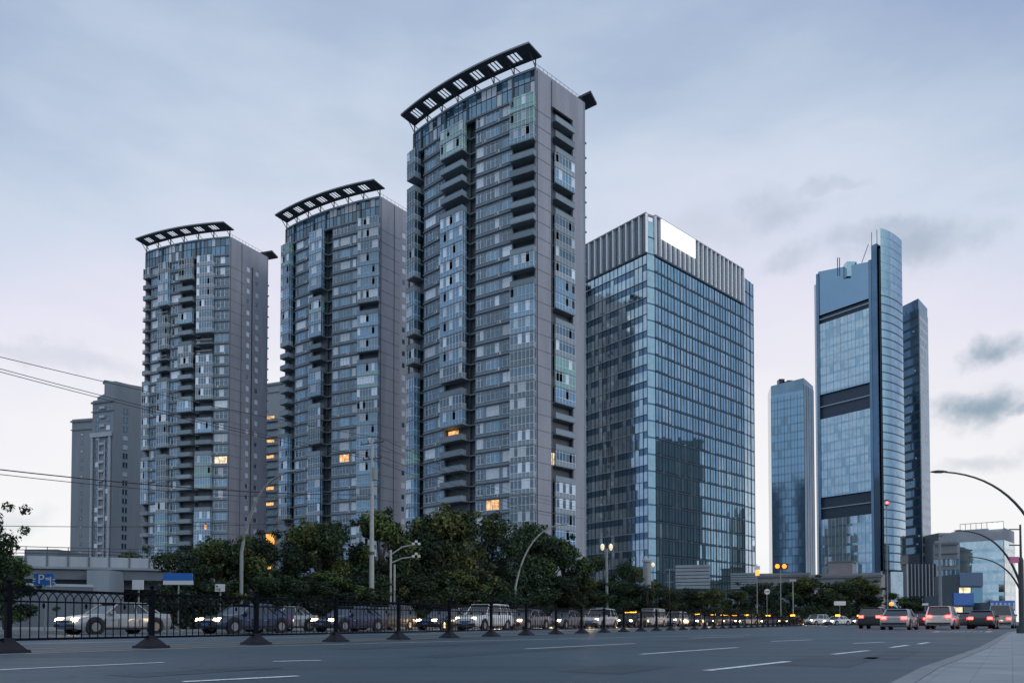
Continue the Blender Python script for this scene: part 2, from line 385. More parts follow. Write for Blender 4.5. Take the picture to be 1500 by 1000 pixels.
def tower(label, PL, PR, PB, H, nf, k0, bays, side, sag, seed, glaz, nholes, lit):
    """PL, PR: ends of the bowed front; PB: far end of the flank; bays/side: list of (t0, t1, kind, args)"""
    rr = random.Random(seed)
    base = (PL + PR) / 2; base.z = 0
    root = thing('apartment_tower', base, label, 'building', 'bow-fronted apartment towers')
    chord = PR - PL; chord.z = 0
    nout = Vector((chord.y, -chord.x, 0)).normalized()      # towards the viewer
    def P(t): return Vector((PL.x, PL.y, 0)) + chord * t + nout * sag * 4 * t * (1 - t)
    PRg, PBg = Vector((PR.x, PR.y, 0)), Vector((PB.x, PB.y, 0))
    PA = Vector((PL.x, PL.y, 0)) + (PBg - PRg)
    wall, core, ph, phf = MB(), MB(), MB(), MB()
    winlist, ballist, aclist = [], [], []
    poly_core = []
    def deep(kind): return {'slot': 1.7, 'balc': 1.1}.get(kind, 0.41)
    segs = [(P(a), P(b), kd, ar) for a, b, kd, ar in bays] + [(lerp(PRg, PBg, a), lerp(PRg, PBg, b), kd, ar) for a, b, kd, ar in side]
    nfront = len(bays)
    for si, (a, b, kd, ar) in enumerate(segs):
        fr, w, ang = frame(a, b)
        d = deep(kd)
        e = 0.42 if si in (0, nfront) else 0.0
        x1 = w - (0.42 if si in (nfront - 1, len(segs) - 1) else 0.0)
        poly_core += [fr @ Vector((e, d, 0)), fr @ Vector((x1, d, 0))]
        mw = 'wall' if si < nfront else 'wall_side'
        z_lo = k0 * FH
        wall.box(0, w, 0, 0.40, 0, z_lo - 0.3, mw, fr)                 # plinth storeys behind the trees
        for k in range(k0, nf):
            z = k * FH
            if kd == 'win':
                sill, head = ar.get('sill', 0.72), ar.get('head', 2.7)
                wall.box(0, w, 0, 0.40, z - 0.3, z + sill, mw, fr)
                if head < 2.7: wall.box(0, w, 0, 0.40, z + head, z + 2.7, mw, fr)
                if ar.get('ledge', True): wall.box(0, w, -0.34, 0, z - 0.10, z + 0.10, 'ledge', fr)
                if ar.get('ledge', True): wall.box(0, w, -0.10, 0, z + sill - 0.10, z + sill - 0.02, 'sill', fr)
                if ar.get('ledge', True) and rr.random() < 0.55:
                    aclist.append((fr, ang, w * rr.choice([0.60, 0.25, 0.63, 0.67]), z + 0.12))
                xs = 0.0
                for (u0, u1, n) in ar['wins']:
                    xa, xb = u0 * w, u1 * w
                    if xa > xs + 0.01: wall.box(xs, xa, 0.0, 0.40, z + sill, z + head, mw, fr)
                    xs = xb
                    winlist.append((fr, ang, xa, xb - xa, z + sill, head - sill, n, si, k, len([0 for q in ar['wins'] if q[0] < u0])))
                if xs < w - 0.01: wall.box(xs, w, 0.0, 0.40, z + sill, z + head, mw, fr)
            elif kd == 'wall':
                wall.box(0, w, 0, 0.40, z - 0.3, z + 2.7, mw, fr)
                if ar and ar.get('nib'): wall.box(w, w + 0.45, 0.0, 0.5, z - 0.1, z + 0.15, 'ledge', fr)
                if ar and ar.get('line'): wall.box(0, w, -0.05, 0, z - 0.08, z + 0.02, 'ledge', fr)
            elif kd == 'slot':
                wall.box(0, w, 0.9, 1.69, z - 0.15, z + 0.1, 'slab', fr)
            elif kd == 'balc':
                ballist.append((fr, ang, w, z, si, k, ar))
        # penthouse
        zt = nf * FH
        if si < nfront:
            wall.box(0, w, -0.25, 0.40, zt - 0.3, zt + 0.05, 'ledge', fr)
            n = max(1, int(round(w / 1.25)))
            if kd in ('balc', 'slot'): phf.box(0, 0.3, -0.2, 0.02, zt + 0.05, H - 0.4, 'frame_dark', fr)
            for i in range(n):
                x0, x1 = w * i / n, w * (i + 1) / n
                for zz0, zz1 in ((zt + 0.05, zt + 2.6), (zt + 2.6, H - 0.4)):
                    q = rr.uniform(-0.015, 0.015)
                    ph.face([fr @ Vector((x0, 0.12 - q, zz0)), fr @ Vector((x1, 0.12 + q, zz0)), fr @ Vector((x1, 0.12 + q, zz1)), fr @ Vector((x0, 0.12 - q, zz1))], rr.choice(['glass_blue', 'glass_blue', 'glass_blue', 'glass', 'glass', 'curtain']))
                phf.box(x0, x0 + 0.07, 0.02, 0.12, zt + 0.05, H - 0.4, 'frame_dark', fr)
            phf.box(0, w, 0.03, 0.11, zt + 2.57, zt + 2.65, 'frame_dark', fr)
            wall.box(0, w, -0.1, 0.40, H - 0.4, H, 'wall', fr)
        else:
            wall.box(0, w, 0, 0.40, zt - 0.3, H, 'wall_side', fr)
    fr, w, ang = frame(PBg, PA); wall.box(0, w, 0, 0.4, 0, H, 'wall', fr)
    bx = [fr @ Vector((0.42, 0.41, 0)), fr @ Vector((w - 0.42, 0.41, 0))]
    fr, w, ang = frame(PA, Vector((PL.x, PL.y, 0))); wall.box(0, w, 0, 0.4, 0, H, 'wall_side', fr)
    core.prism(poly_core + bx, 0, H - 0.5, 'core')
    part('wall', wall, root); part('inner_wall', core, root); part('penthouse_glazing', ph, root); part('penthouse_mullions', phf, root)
    acm = MB(); acm.box(-0.4, 0.4, -0.33, -0.02, 0, 0.5, 'ac_white'); acm.tube([(-.1, -.345, .25), (-.1, -.331, .25)], .2, 'frame_dark', 10)
    acme = acm.mesh('air_conditioner')
    for (fr, ang, x, z) in aclist[-98:]:
        F = fr @ Matrix.Translation((x, 0, z)); link('air_conditioner', acme, root, F.translation - base, ang)
    fr, w, ang = frame(PRg, PBg)
    for x in (0.25, w * 0.30):
        dp = MB(); dp.tube([fr @ Vector((x, -0.12, 0)), fr @ Vector((x, -0.12, H - 0.5))], 0.07, 'frame_dark', 6); part('drainpipe', dp, root)
    # windows
    winlist.sort(key=lambda q: -(q[3] * q[5] * (1.0 if q[7] < nfront else 0.4) + 0.001 * q[8]))
    restf, restp = MB(), MB()
    wc = {}
    for i, (fr, ang, xa, ww, z, h, n, si, k, wi) in enumerate(winlist):
        key = (round(ww, 2), round(h, 2), n)
        if key not in wc: wc[key] = window_mb(ww, h, n, h > 1.4)
        kind = rr.choices(['glass', 'glass_blue', 'curtain', 'mix'], [3, 3, 2.3, 3.2])[0]
        if si >= nfront: kind = rr.choices(['curtain', 'glass'], [3, 1])[0]
        if (si, k) in lit and (wi == 1 or len(bays[si][3]['wins']) == 1): kind = lit[(si, k)]
        pm = pane_mesh(ww, h, n, kind, rr.randrange(3))
        F = fr @ Matrix.Translation((xa, 0, z))
        if i < 100:
            loc = F.translation - base
            o = link('window', cached(wc[key], 'window'), root, loc, ang)
            link('pane', cached(pm, 'pane'), o)
        else:
            restf.add(wc[key], F); restp.add(pm, F)
    if restf.v:
        o = part('small_windows', restf, root); o['kind'] = 'stuff'
        o2 = link('pane', restp.mesh('pane', root.location), o)
    # balconies
    ballist.sort(key=lambda q: (q[4] >= nfront, -q[5] if q[4] >= nfront else 0))
    rest = MB()
    last = {}
    for i, (fr, ang, w, z, si, k, ar) in enumerate(ballist):
        mix = dict(glaz); mix.update(ar or {})
        hi = (k - k0) / (nf - k0)
        keys = list(mix['mix']); ws = [mix['mix'][q] for q in keys]
        t = rr.choices(keys, ws)[0]
        if last.get(si) and rr.random() < 0.45: t = last[si]
        last[si] = t
        b, g, f = balcony_mb(w, t, mix.get('out', 1.1), rr.randrange(4))
        F = fr @ Matrix.Translation((0, 0, z))
        if i < 100:
            o = link('balcony', cached(b, 'balcony'), root, F.translation - base, ang)
            if f: link('railing' if t == 'rail' else 'glazing_frame', cached(f, 'railing' if t == 'rail' else 'glazing_frame'), o)
            if g: link('glazing', cached(g, 'glazing'), o)
        else:
            for q in (b, g, f):
                if q: rest.add(q, F)
        if (si, k) in lit:
            rb = MB(); rb.box(w * 0.05, w * 0.5, 0.9, 1.05, 0.3, 2.6, lit[(si, k)])
            link('lit_doorway', rb.mesh('lit_doorway'), root, F.translation - base, ang)
    if rest.v: part('flank_balconies', rest, root)['kind'] = 'stuff'
    # roof canopy over the bowed front
    can, st_ = MB(), MB()
    NS = nholes * 4 + 3
    t0, t1 = -0.005, 1.03
    zi = H + 1.7
    def CP(t, off): 
        tt = t
        p = Vector((PL.x, PL.y, 0)) + chord * tt + nout * (sag * 4 * tt * (1 - tt) + off); return p
    ins, outs = -0.4, 3.7
    def slabq(ta, tb, oa, ob, za=zi, zb=zi + 0.28, m='canopy'):
        a, b, c, d = CP(ta, oa), CP(tb, oa), CP(tb, ob), CP(ta, ob)
        can.hexa([(q.x, q.y, za) for q in (a, b, c, d)] + [(q.x, q.y, zb) for q in (a, b, c, d)], m)
    ts = [t0 + (t1 - t0) * i / NS for i in range(NS + 1)]
    h0, h1 = ins + 0.8, outs - 0.85
    for i in range(NS):
        hole = i % 4 in (2, 3) and 2 <= i < NS - 1
        slabq(ts[i], ts[i + 1], ins, h0); slabq(ts[i], ts[i + 1], h1, outs)
        if not hole: slabq(ts[i], ts[i + 1], h0, h1)
        else:
            for u_ in ((.62,) if i % 4 == 2 else (.38,)):
                tm = lerp(ts[i], ts[i + 1], u_); slabq(tm - 0.0028, tm + 0.0028, h0, h1, zi + 0.08, zi + 0.2, 'canopy')
        slabq(ts[i], ts[i + 1], outs, outs + 0.10, zi + 0.06, zi + 0.36, 'canopy_edge')
    co = part('roof_canopy', can, root)
    for i in range(nholes + 1):
        st_ = MB()
        t = 0.005 + (0.99) * i / nholes
        a = CP(t, -0.15)
        st_.tube([(a.x, a.y, H - 0.05), (a.x, a.y, zi + 0.02)], 0.14, 'canopy', 6)
        c = CP(min(t + 0.045, 1.0), -0.15)
        if i < nholes: st_.tube([(a.x, a.y, zi - 0.1), (c.x, c.y, H)], 0.08, 'canopy', 5)
        c = CP(t, 1.9); st_.tube([(a.x, a.y, H), (c.x, c.y, zi + 0.05)], 0.09, 'canopy', 5)
        link('strut', st_.mesh('strut', root.location), co)
    # matching canopy on the far side
    rc = MB(); bdir = (PBg - PRg).normalized(); sd = (PRg - PA); sd.z = 0
    cx = (PBg - PA).normalized()
    q = [PA - cx * 1.5 - bdir * 0.4, PBg + cx * 1.6 - bdir * 0.4, PBg + cx * 0.2 + bdir * 3.4, PA - cx * 0.2 + bdir * 3.4]
    rc.hexa([(v.x, v.y, H + 1.2) for v in q] + [(v.x, v.y, H + 1.65) for v in q], 'canopy')
    for s in (0.02, 0.34, 0.66, 0.98):
        a = lerp(PA, PBg, s) + bdir * -0.2; rc.tube([(a.x, a.y, H - 0.05), (a.x, a.y, H + 1.25)], 0.12, 'canopy', 5)
    part('rear_canopy', rc, root)
    # roof railing on the flank + roof plant room
    rl = MB()
    n = 12
    for i in range(n + 1):
        a = lerp(PRg, PBg, i / n) + (PA - PBg).normalized() * 0.3; rl.tube([(a.x, a.y, H), (a.x, a.y, H + 0.9)], 0.035, 'rail', 4)
    a, b = lerp(PRg, PBg, 0) + (PA - PBg).normalized() * 0.3, lerp(PRg, PBg, 1) + (PA - PBg).normalized() * 0.3
    rl.tube([(a.x, a.y, H + 0.9), (b.x, b.y, H + 0.9)], 0.04, 'rail', 4)
    part('roof_railing', rl, root)
    return root

def front_bays(PL, PR, H, cuts):
    """cuts: list of (px0, px1, kind, args) on the roof line -> t along the chord"""
    D0 = PL.y * ct + (H - CAMH) * st; D1 = PR.y * ct + (H - CAMH) * st
    def T(px):
        u = (px - 750) / FPX
        return (u * D0 - PL.x) / ((PR.x - PL.x) - u * (D1 - D0))
    return [(T(a), T(b), k, g) for a, b, k, g in cuts]

H = 104.0
W1 = lambda a, b, n: dict(wins=[(a, b, n)])
# --- T3, the nearest
PL, PR, PB = at_z(606, 195, H), at_z(785, 98, H), at_z(857, 151, H)
bays = front_bays(PL, PR, H, [(606, 619, 'balc', dict(out=1.7)), (619, 625, 'slot', None), (625, 658, 'win', dict(wins=[(0.05, 0.56, 3), (0.68, 0.98, 2)])),
    (658, 691, 'balc', dict(out=1.3)), (691, 704, 'slot', None), (704, 754, 'win', dict(wins=[(0.03, 0.22, 2), (0.29, 0.65, 3), (0.73, 0.985, 2)])), (754, 785, 'balc', dict(out=1.0))])
side = front_bays(PR, PB, H, [(785, 807, 'wall', dict(line=True)), (807, 811, 'slot', None), (811, 839, 'balc', dict(out=0.5)), (839, 857, 'wall', dict(nib=True))])
side[0] = (0.0, *side[0][1:]); side[-1] = (side[-1][0], 1.0, *side[-1][2:]); bays[0] = (0.0, *bays[0][1:]); bays[-1] = (bays[-1][0], 1.0, *bays[-1][2:])
tower('tallest bow-fronted grey apartment tower, nearest of three, beside the blue glass office block', PL, PR, PB, H, 33, 4, bays, side, 1.5, 3,
      dict(mix={'blue': 4, 'green': 1.2, 'pale': 3, 'open': 4}), 7, {(3, 12): 'lit_warm', (5, 7): 'lit_warm', (9, 10): 'lit_pale'})
T3 = (PL, PR, PB)
# --- T2
PL, PR, PB0 = at_z(419, 335, H), at_z(557, 287, H), at_z(600, 313, H)
PB = PR + (PB0 - PR).normalized() * 15.5
bays = front_bays(PL, PR, H, [(419, 433, 'balc', dict(out=1.5)), (433, 437, 'slot', None), (437, 465, 'win', dict(wins=[(0.05, 0.60, 3), (0.70, 0.98, 2)])),
    (465, 483, 'balc', dict(out=1.3)), (483, 494, 'slot', None), (494, 531, 'win', dict(wins=[(0.03, 0.22, 2), (0.29, 0.65, 3), (0.73, 0.985, 2)])), (531, 557, 'balc', dict(out=1.0))])
bays[0] = (0.0, *bays[0][1:]); bays[-1] = (bays[-1][0], 1.0, *bays[-1][2:])
side = [(0, 0.42, 'wall', dict(line=True)), (0.42, 0.62, 'win', dict(wins=[(0.3, 0.7, 1)], sill=0.9, head=2.3, ledge=False)), (0.62, 0.66, 'slot', None), (0.66, 0.86, 'win', dict(wins=[(0.3, 0.7, 1)], sill=0.9, head=2.3, ledge=False)), (0.86, 1, 'wall', dict(nib=True))]
tower('middle of three bow-fronted grey apartment towers, partly behind the tallest', PL, PR, PB, H, 33, 4, bays, side, 1.6, 5,
      dict(mix={'blue': 4, 'green': 0.8, 'pale': 4, 'open': 3}), 7, {(5, 13): 'lit_warm'})
# --- T1
PL, PR, PB = at_z(214, 369, H), at_z(337, 346, H), at_z(393, 377, H)
bays = front_bays(PL, PR, H, [(214, 224, 'balc', dict(out=0.8)), (224, 241, 'win', dict(wins=[(0.12, 0.9, 3)])), (241, 256, 'balc', dict(out=1.2)), (256, 272, 'win', dict(wins=[(0.1, 0.9, 3)])),
    (272, 291, 'balc', dict(out=1.2)), (291, 297, 'slot', None), (297, 318, 'balc', dict(out=1.2)), (318, 337, 'win', dict(wins=[(0.08, 0.95, 3)]))])
bays[0] = (0.0, *bays[0][1:]); bays[-1] = (bays[-1][0], 1.0, *bays[-1][2:])
side = [(0, 0.38, 'wall', dict(line=True)), (0.38, 0.56, 'win', dict(wins=[(0.3, 0.75, 1)], sill=0.9, head=2.3, ledge=False)), (0.56, 0.6, 'slot', None), (0.6, 0.8, 'win', dict(wins=[(0.3, 0.75, 1)], sill=0.9, head=2.3, ledge=False)), (0.8, 1, 'wall', dict(nib=True))]
tower('smallest looking of three bow-fronted grey apartment towers, beside the stepped stone blocks', PL, PR, PB, H, 33, 4, bays, side, 1.3, 7,
      dict(mix={'blue': 3, 'green': 0.8, 'pale': 4, 'open': 3.5, 'rail': 1}), 6, {(6, 14): 'lit_pale', (7, 14): 'lit_pale', (6, 8): 'lit_warm'})

# ------------------------------------------------------------------ curtain walls
def curtain(gl, mu, a, b, z0, z1, fh, cw, rows, rr, mull='mullion', tilt=0.006, pmix=None, mw=0.07, ztop=None, every=2):
    """rows: list of (frac0, frac1, material, inset) of a storey"""
    fr, w, ang = frame(a, b)
    n = max(1, int(round(w / cw))); nk = int(round((z1 - z0) / fh))
    for k in range(nk):
        zb = z0 + k * fh
        for (f0, f1, m, ins) in rows:
            for i in range(n):
                x0, x1 = w * i / n, w * (i + 1) / n
                p, q = rr.gauss(0, tilt) * cw * 0.5, rr.gauss(0, tilt) * fh * 0.3
                mm = m if not pmix or rr.random() > pmix[1] else pmix[0]
                gl.face([fr @ Vector((x0, ins - p - q, zb + f0 * fh)), fr @ Vector((x1, ins + p - q, zb + f0 * fh)), fr @ Vector((x1, ins + p + q, zb + f1 * fh)), fr @ Vector((x0, ins - p + q, zb + f1 * fh))], mm)
    for i in range(n + 1):
        x = w * i / n; big = i % every == 0
        t = mw if big else mw * 0.55
        mu.box(x - t / 2, x + t / 2, -0.12 if big else -0.06, 0.10, z0, z1, mull, fr)
    return fr, w, nk

# --- B4: blue glass office with louvred crown
H4 = 98.0
rr = random.Random(4)
C1, C2, RR, R2 = at_z(947, 311, H4), at_z(959, 315, H4), at_z(1088, 394, H4), at_z(1103, 406, H4)
LL = C1 + (at_z(855, 360, H4) - C1) * 2.2
for p in (C1, C2, RR, R2, LL): p.z = 0
BK = R2 + (LL - C1)
root = thing('office_block', (C1 + RR) / 2, 'blue glass office block with a crown of white louvre fins, beside the tallest apartment tower', 'building')
body = MB()
inset = lambda p, c, d: p + (c - p).normalized() * d
cen = (LL + C1 + C2 + RR + R2 + BK) / 6
poly = [inset(p, cen, 0.9) for p in (LL, C1, C2, RR, R2, BK)]
body.prism(poly, 0, H4 - 1.5, 'steel_dark'); part('wall', body, root)
Zc = 88.0
gl, mu = MB(), MB()
curtain(gl, mu, C2, RR, 0, Zc, 4.0, 1.3, [(0.0, 0.17, 'coated_dark', 0.06), (0.17, 1.0, 'coated', 0.03)], rr, tilt=0.007, pmix=('coated_light', 0.25), mw=0.05)
fr, w, ang = frame(C2, RR)
for k in range(22): mu.box(0, w, -0.10, 0.03, k * 4 + 0.1, k * 4 + 0.42, 'mullion', fr)
part('flank_curtain_wall', gl, root); part('flank_mullions', mu, root)
gl, mu = MB(), MB()
curtain(gl, mu, LL, C1, 0, Zc, 4.0, 1.3, [(0.0, 0.42, 'coated_deep', 0.06), (0.42, 1.0, 'coated_light', 0.03)], rr, tilt=0.006, pmix=('coated_light', 0.3), mw=0.05)
fr, w, ang = frame(LL, C1)
for k in range(22): mu.box(0, w, -0.15, 0.03, k * 4 + 1.55, k * 4 + 1.68, 'mullion_pale', fr)
part('front_curtain_wall', gl, root); part('front_mullions', mu, root)
gl, mu = MB(), MB()
curtain(gl, mu, C1, C2, 0, H4 - 0.5, 4.0, 2.0, [(0.0, 0.10, 'coated_dark', 0.06), (0.10, 1.0, 'coated', 0.03)], rr)
curtain(gl, mu, RR, R2, 0, H4 - 2, 4.0, 2.2, [(0.0, 0.12, 'coated_dark', 0.06), (0.12, 1.0, 'coated_light', 0.03)], rr)
curtain(gl, mu, R2, BK, 0, H4 - 2, 4.0, 3.0, [(0.0, 0.12, 'coated_dark', 0.06), (0.12, 1.0, 'coated', 0.03)], rr)
part('corner_curtain_wall', gl, root); part('corner_mullions', mu, root)
crown, fins = MB(), MB()
for a, b in ((LL, C1), (C2, RR)):
    fr, w, ang = frame(a, b)
    crown.box(0, w, 0.25, 0.6, Zc, H4 - 0.3, 'crown_back', fr)
    crown.box(0, w, -0.3, 0.25, H4 - 0.35, H4, 'canopy_edge', fr); crown.box(0, w, -0.3, 0.25, Zc, Zc + 0.35, 'mullion', fr)
    n = int(w / 2.0)
    for i in range(n + 1):
        x = w * i / n
        fins.box(x - 0.15, x + 0.15, -0.42, 0.25, Zc + 0.35, H4 - 0.35, 'fin_white', fr)
        if i < n:
            for j in (1, 2): fins.box(x + w / n * j / 3 - 0.035, x + w / n * j / 3 + 0.035, -0.2, 0.25, Zc + 0.35, H4 - 0.35, 'mullion_pale', fr)
fr, w, ang = frame(C1, C2)
crown.box(0, w, 0.3, 0.6, H4 - 0.5, H4, 'canopy_edge', fr)
part('crown', crown, root); part('crown_fins', fins, root)
fr, w, ang = frame(C2, RR)
sg = MB(); sg.box(w * 0.045, w * 0.40, -0.75, -0.52, Zc + 4.6, H4 - 0.6, 'sign_white', fr); part('roof_sign', sg, root)

# --- T5: tall tower with curved wing
def pz(p, py):                             # height that puts point p on row py
    b = (PPY - py) / FPX
    return CAMH + p.y * (st + b * ct) / (ct - b * st)
rr = random.Random(9)
YT = 290.0
P1 = gx(1281, YT); dirL = Vector((-830, FPX, 0)).normalized()
P0 = P1 + dirL * 27.0
# trim P0 to the photo's left edge
u = (1204 - 750) / FPX * ct
k = (u * P1.y - P1.x) / (dirL.x - u * dirL.y); P0 = P1 + dirL * k
zR, zL = pz(P1, 383), pz(P0, 398)
root = thing('skyscraper', P1.copy(), 'tall glass skyscraper with dark sky lobby bands and a taller curved wing', 'building')
bk = Vector((0.79, 0.61, 0)).normalized() if False else Vector((-dirL.y, dirL.x, 0)) * -1
bk = Vector((dirL.y, -dirL.x, 0)); bk = bk if bk.y > 0 else -bk
sh = MB(); o1, o2 = P0 + bk * 24, P1 + bk * 24
ins_ = bk * 1.2
sh.prism([P0 + ins_, P1 + ins_, o2, o1], 0, [zL, zR, zR, zL], 'coated_deep'); part('wall', sh, root)
bands = [(pz(P1, 450), pz(P1, 436)), (pz(P1, 597), pz(P1, 559)), (pz(P1, 752), pz(P1, 718))]
gl, mu = MB(), MB()
fr, w, ang = frame(P0, P1)
zs = [0, bands[2][0], bands[2][1], bands[1][0], bands[1][1], bands[0][0], bands[0][1]]
for a, b in ((0, 1), (2, 3), (4, 5)):
    n = max(1, round((zs[b] - zs[a]) / 3.8)); fhh = (zs[b] - zs[a]) / n
    curtain(gl, mu, P0, P1, zs[a], zs[b], fhh, 1.6, [(0, 0.24, 'coated', 0.0), (0.24, 1, 'coated_light', 0.0)], rr, 'mullion_pale', 0.006, ('coated', 0.15), 0.12)
    co = part('curtain_wall', gl, root); link('mullions', mu.mesh('mullions', root.location), co); gl, mu = MB(), MB()
# smooth top panel
n = 8
for i in range(n):
    x0, x1 = w * i / n, w * (i + 1) / n
    gl.face([fr @ Vector((x0, 0, bands[0][1])), fr @ Vector((x1, 0, bands[0][1])), fr @ Vector((x1, 0, lerp(zL, zR, (i + 1) / n))), fr @ Vector((x0, 0, lerp(zL, zR, i / n)))], 'coated_panel')
part('top_panel', gl, root)
for a, b in bands:
    bd = MB()
    bd.box(0, w, 1.0, 1.15, a, b, 'steel_dark', fr)
    bd.box(0, w, -0.15, 0.1, (a + b) / 2 - 0.15, (a + b) / 2 + 0.15, 'mullion_pale', fr)
    part('sky_lobby', bd, root)
ed = MB()
ed.box(-0.7, 0.4, -0.5, 1.2, 0, zL - 1, 'coated_deep', fr); ed.box(-3.0, -2.0, 2.0, 20, 0, zL - 4, 'fin_white', fr); ed.box(-2.0, -0.7, 1.6, 2.2, 0, zL - 3, 'mullion_pale', fr)
ed.box(w - 0.5, w + 0.6, -0.4, 1.0, 0, zR + 0.5, 'coated_deep', fr)
part('corner_fin', ed, root)
# pillars and wing
pl = MB()
zp = pz(P1, 362)
a = gx(1283, YT - 1); b = gx(1291, YT - 3); c = gx(1296, YT - 2)
pl.prism([a, b, b + bk * 10, a + bk * 10], 0, zp, 'coated_deep'); part('pillar', pl, root)
pl = MB(); b2 = gx(1291.6, YT - 1.6)
pl.prism([b2, c, c + bk * 10, b2 + bk * 10], 0, zp - 1.5, 'steel_dark'); part('pillar', pl, root)
wg = MB(); wms = [MB() for _ in range(40)]
c = gx(1297, YT - 3)
arc = [c]
# convex curved outer skin from the front edge round to the right
ex = gx(1328.5, YT + 6); mid = gx(1314.5, YT + 0.2)
for i in range(1, 11):
    t = i / 10; arc.append(c * (1 - t) ** 2 + (mid * 2 - (c + ex) / 2) * 2 * t * (1 - t) * 1.0 + ex * t * t)
zt = [lerp(pz(arc[0], 334), pz(arc[0], 334) - 0.4, (i / 10) ** 1.2) for i in range(11)]
zb = pz(arc[5], 836)
nfl = 40
for i in range(10):
    f0, w0, an = frame(arc[i], arc[i + 1])
    for k in range(nfl):
        za, zc_ = zb + (zt[i] - zb) * k / nfl, zb + (zt[i] - zb) * (k + 1) / nfl
        zd, ze = zb + (zt[i + 1] - zb) * k / nfl, zb + (zt[i + 1] - zb) * (k + 1) / nfl
        g = 0.5
        q = rr.gauss(0, 0.02)
        A, B = arc[i], arc[i + 1]
        wg.face([(A.x + q, A.y, za + g), (B.x + q, B.y, zd + g), (B.x, B.y, ze), (A.x, A.y, zc_)], 'coated_light' if i > 3 else 'coated')
        wms[k].face([(A.x, A.y - 0.05, za), (B.x, B.y - 0.05, zd), (B.x, B.y - 0.05, zd + g), (A.x, A.y - 0.05, za + g)], 'mullion' if k < 33 else 'coated')
wb = Vector((0.46, 0.89, 0)); wg.prism([arc[0] + wb * 0.6, arc[-1] + wb * 0.6, arc[-1] + wb * 9, arc[0] + wb * 9], zb, [zt[0], zt[-1], zt[-1], zt[0]], 'coated_deep')
wo = part('curved_wing', wg, root)
for q in wms: link('floor_band', q.mesh('floor_band', root.location), wo)
bs = MB()
bs.prism([gx(1297, YT), gx(1302, YT), gx(1302, YT + 8), gx(1297, YT + 8)], 0, zb, 'fin_white'); bs.prism([gx(1304, YT + 1), gx(1329, YT + 4), gx(1329, YT + 10), gx(1304, YT + 10)], 0, zb - 0.1, 'coated_light')
part('wing_base', bs, root)
an = MB()
for px, h0, h1 in ((1284, 0, 7), (1292, 0, 8)):
    p = gx(px, YT + 2); an.tube([(p.x, p.y, zp - 1), (p.x, p.y, zp + h1)], 0.12, 'pole_dark', 5)
for px in (1233, 1236): 
    p = gx(px, YT + 8); an.tube([(p.x, p.y, zR - 2), (p.x, p.y, zR + 5.5)], 0.18, 'pole_dark', 5)
p = gx(1254, YT + 6); an.box(p.x - 2, p.x + 2, p.y, p.y + 3, zR - 3, zR + 3, 'coated')
p = gx(1268, YT + 6); an.tube([(p.x - 1, p.y, zR - 1), (p.x + 3, p.y, zR + 10)], 0.15, 'pole_pale', 5)
part('roof_mast', an, root)
# dark slab behind
rt = thing('slab_tower', gx(1345, 312), 'dark narrow slab tower standing behind the curved wing of the skyscraper', 'building')
sl = MB(); a, b = gx(1322, 318), gx(1352, 308); z = pz(b, 437)
d = Vector((0.68, 0.73, 0)) * 14
sl.prism([a, b, b + d, a + d], 0, z, 'coated_deep'); part('wall', sl, rt)
sl = MB(); curtain(sl, sl, b + d.normalized() * 1.0, b + d, 0, z - 4, 4.0, 2.0, [(0, .35, 'stone_pale', -0.15), (.35, 1, 'coated_deep', -0.15)], rr, 'stone_pale', 0.01, mw=.5); part('flank_curtain_wall', sl, rt)
sl = MB(); curtain(sl, sl, a, b, 0, z - 3, 4.0, 2.2, [(0, 0.3, 'steel_dark', -0.15), (0.3, 1, 'coated_dark', -0.15)], rr, 'mullion', 0.01); part('front_curtain_wall', sl, rt)
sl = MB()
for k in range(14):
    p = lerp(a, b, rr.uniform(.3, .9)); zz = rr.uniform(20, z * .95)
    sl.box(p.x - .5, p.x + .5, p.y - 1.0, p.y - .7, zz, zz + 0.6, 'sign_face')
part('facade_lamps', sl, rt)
# --- T6
rt = thing('glass_tower', gx(1162, 340), 'plain blue glass tower standing alone between the office block and the skyscraper', 'building')
a, b = gx(1132.5, 345), gx(1181, 336); c = gx(1195, 345); z = pz(b, 553); d = Vector((0.25, 1, 0)) * 16
sl = MB(); sl.prism([a + d * .02, b + d * .02, c + d * 0.02, c + d, a + d], 0, [pz(a, 565), z, z - 1, z, z], 'coated_deep'); part('wall', sl, rt)
gl, mu = MB(), MB()
curtain(gl, mu, a, b, 0, z - 7, 3.8, 1.5, [(0, 0.2, 'coated_deep', 0.0), (0.2, 1, 'coated_mid', 0.0)], rr, 'mullion', 0.002, ('coated_deep', 0.06), 0.12)
curtain(gl, mu, b, c, 0, z - 3, 3.8, 1.5, [(0, 0.2, 'coated_deep', 0.0), (0.2, 1, 'coated_deep', 0.0)], rr, 'mullion', 0.004, None, 0.12)
part('curtain_wall', gl, rt); part('mullions', mu, rt)
sl = MB(); 
for px in (1148, 1153, 1160, 1170, 1180): 
    p = gx(px, 344); sl.box(p.x - 1, p.x + 1.5, p.y, p.y + 3, z - 1.5, z + rr.uniform(0.8, 2.2), 'steel_dark')
part('roof_plant', sl, rt)

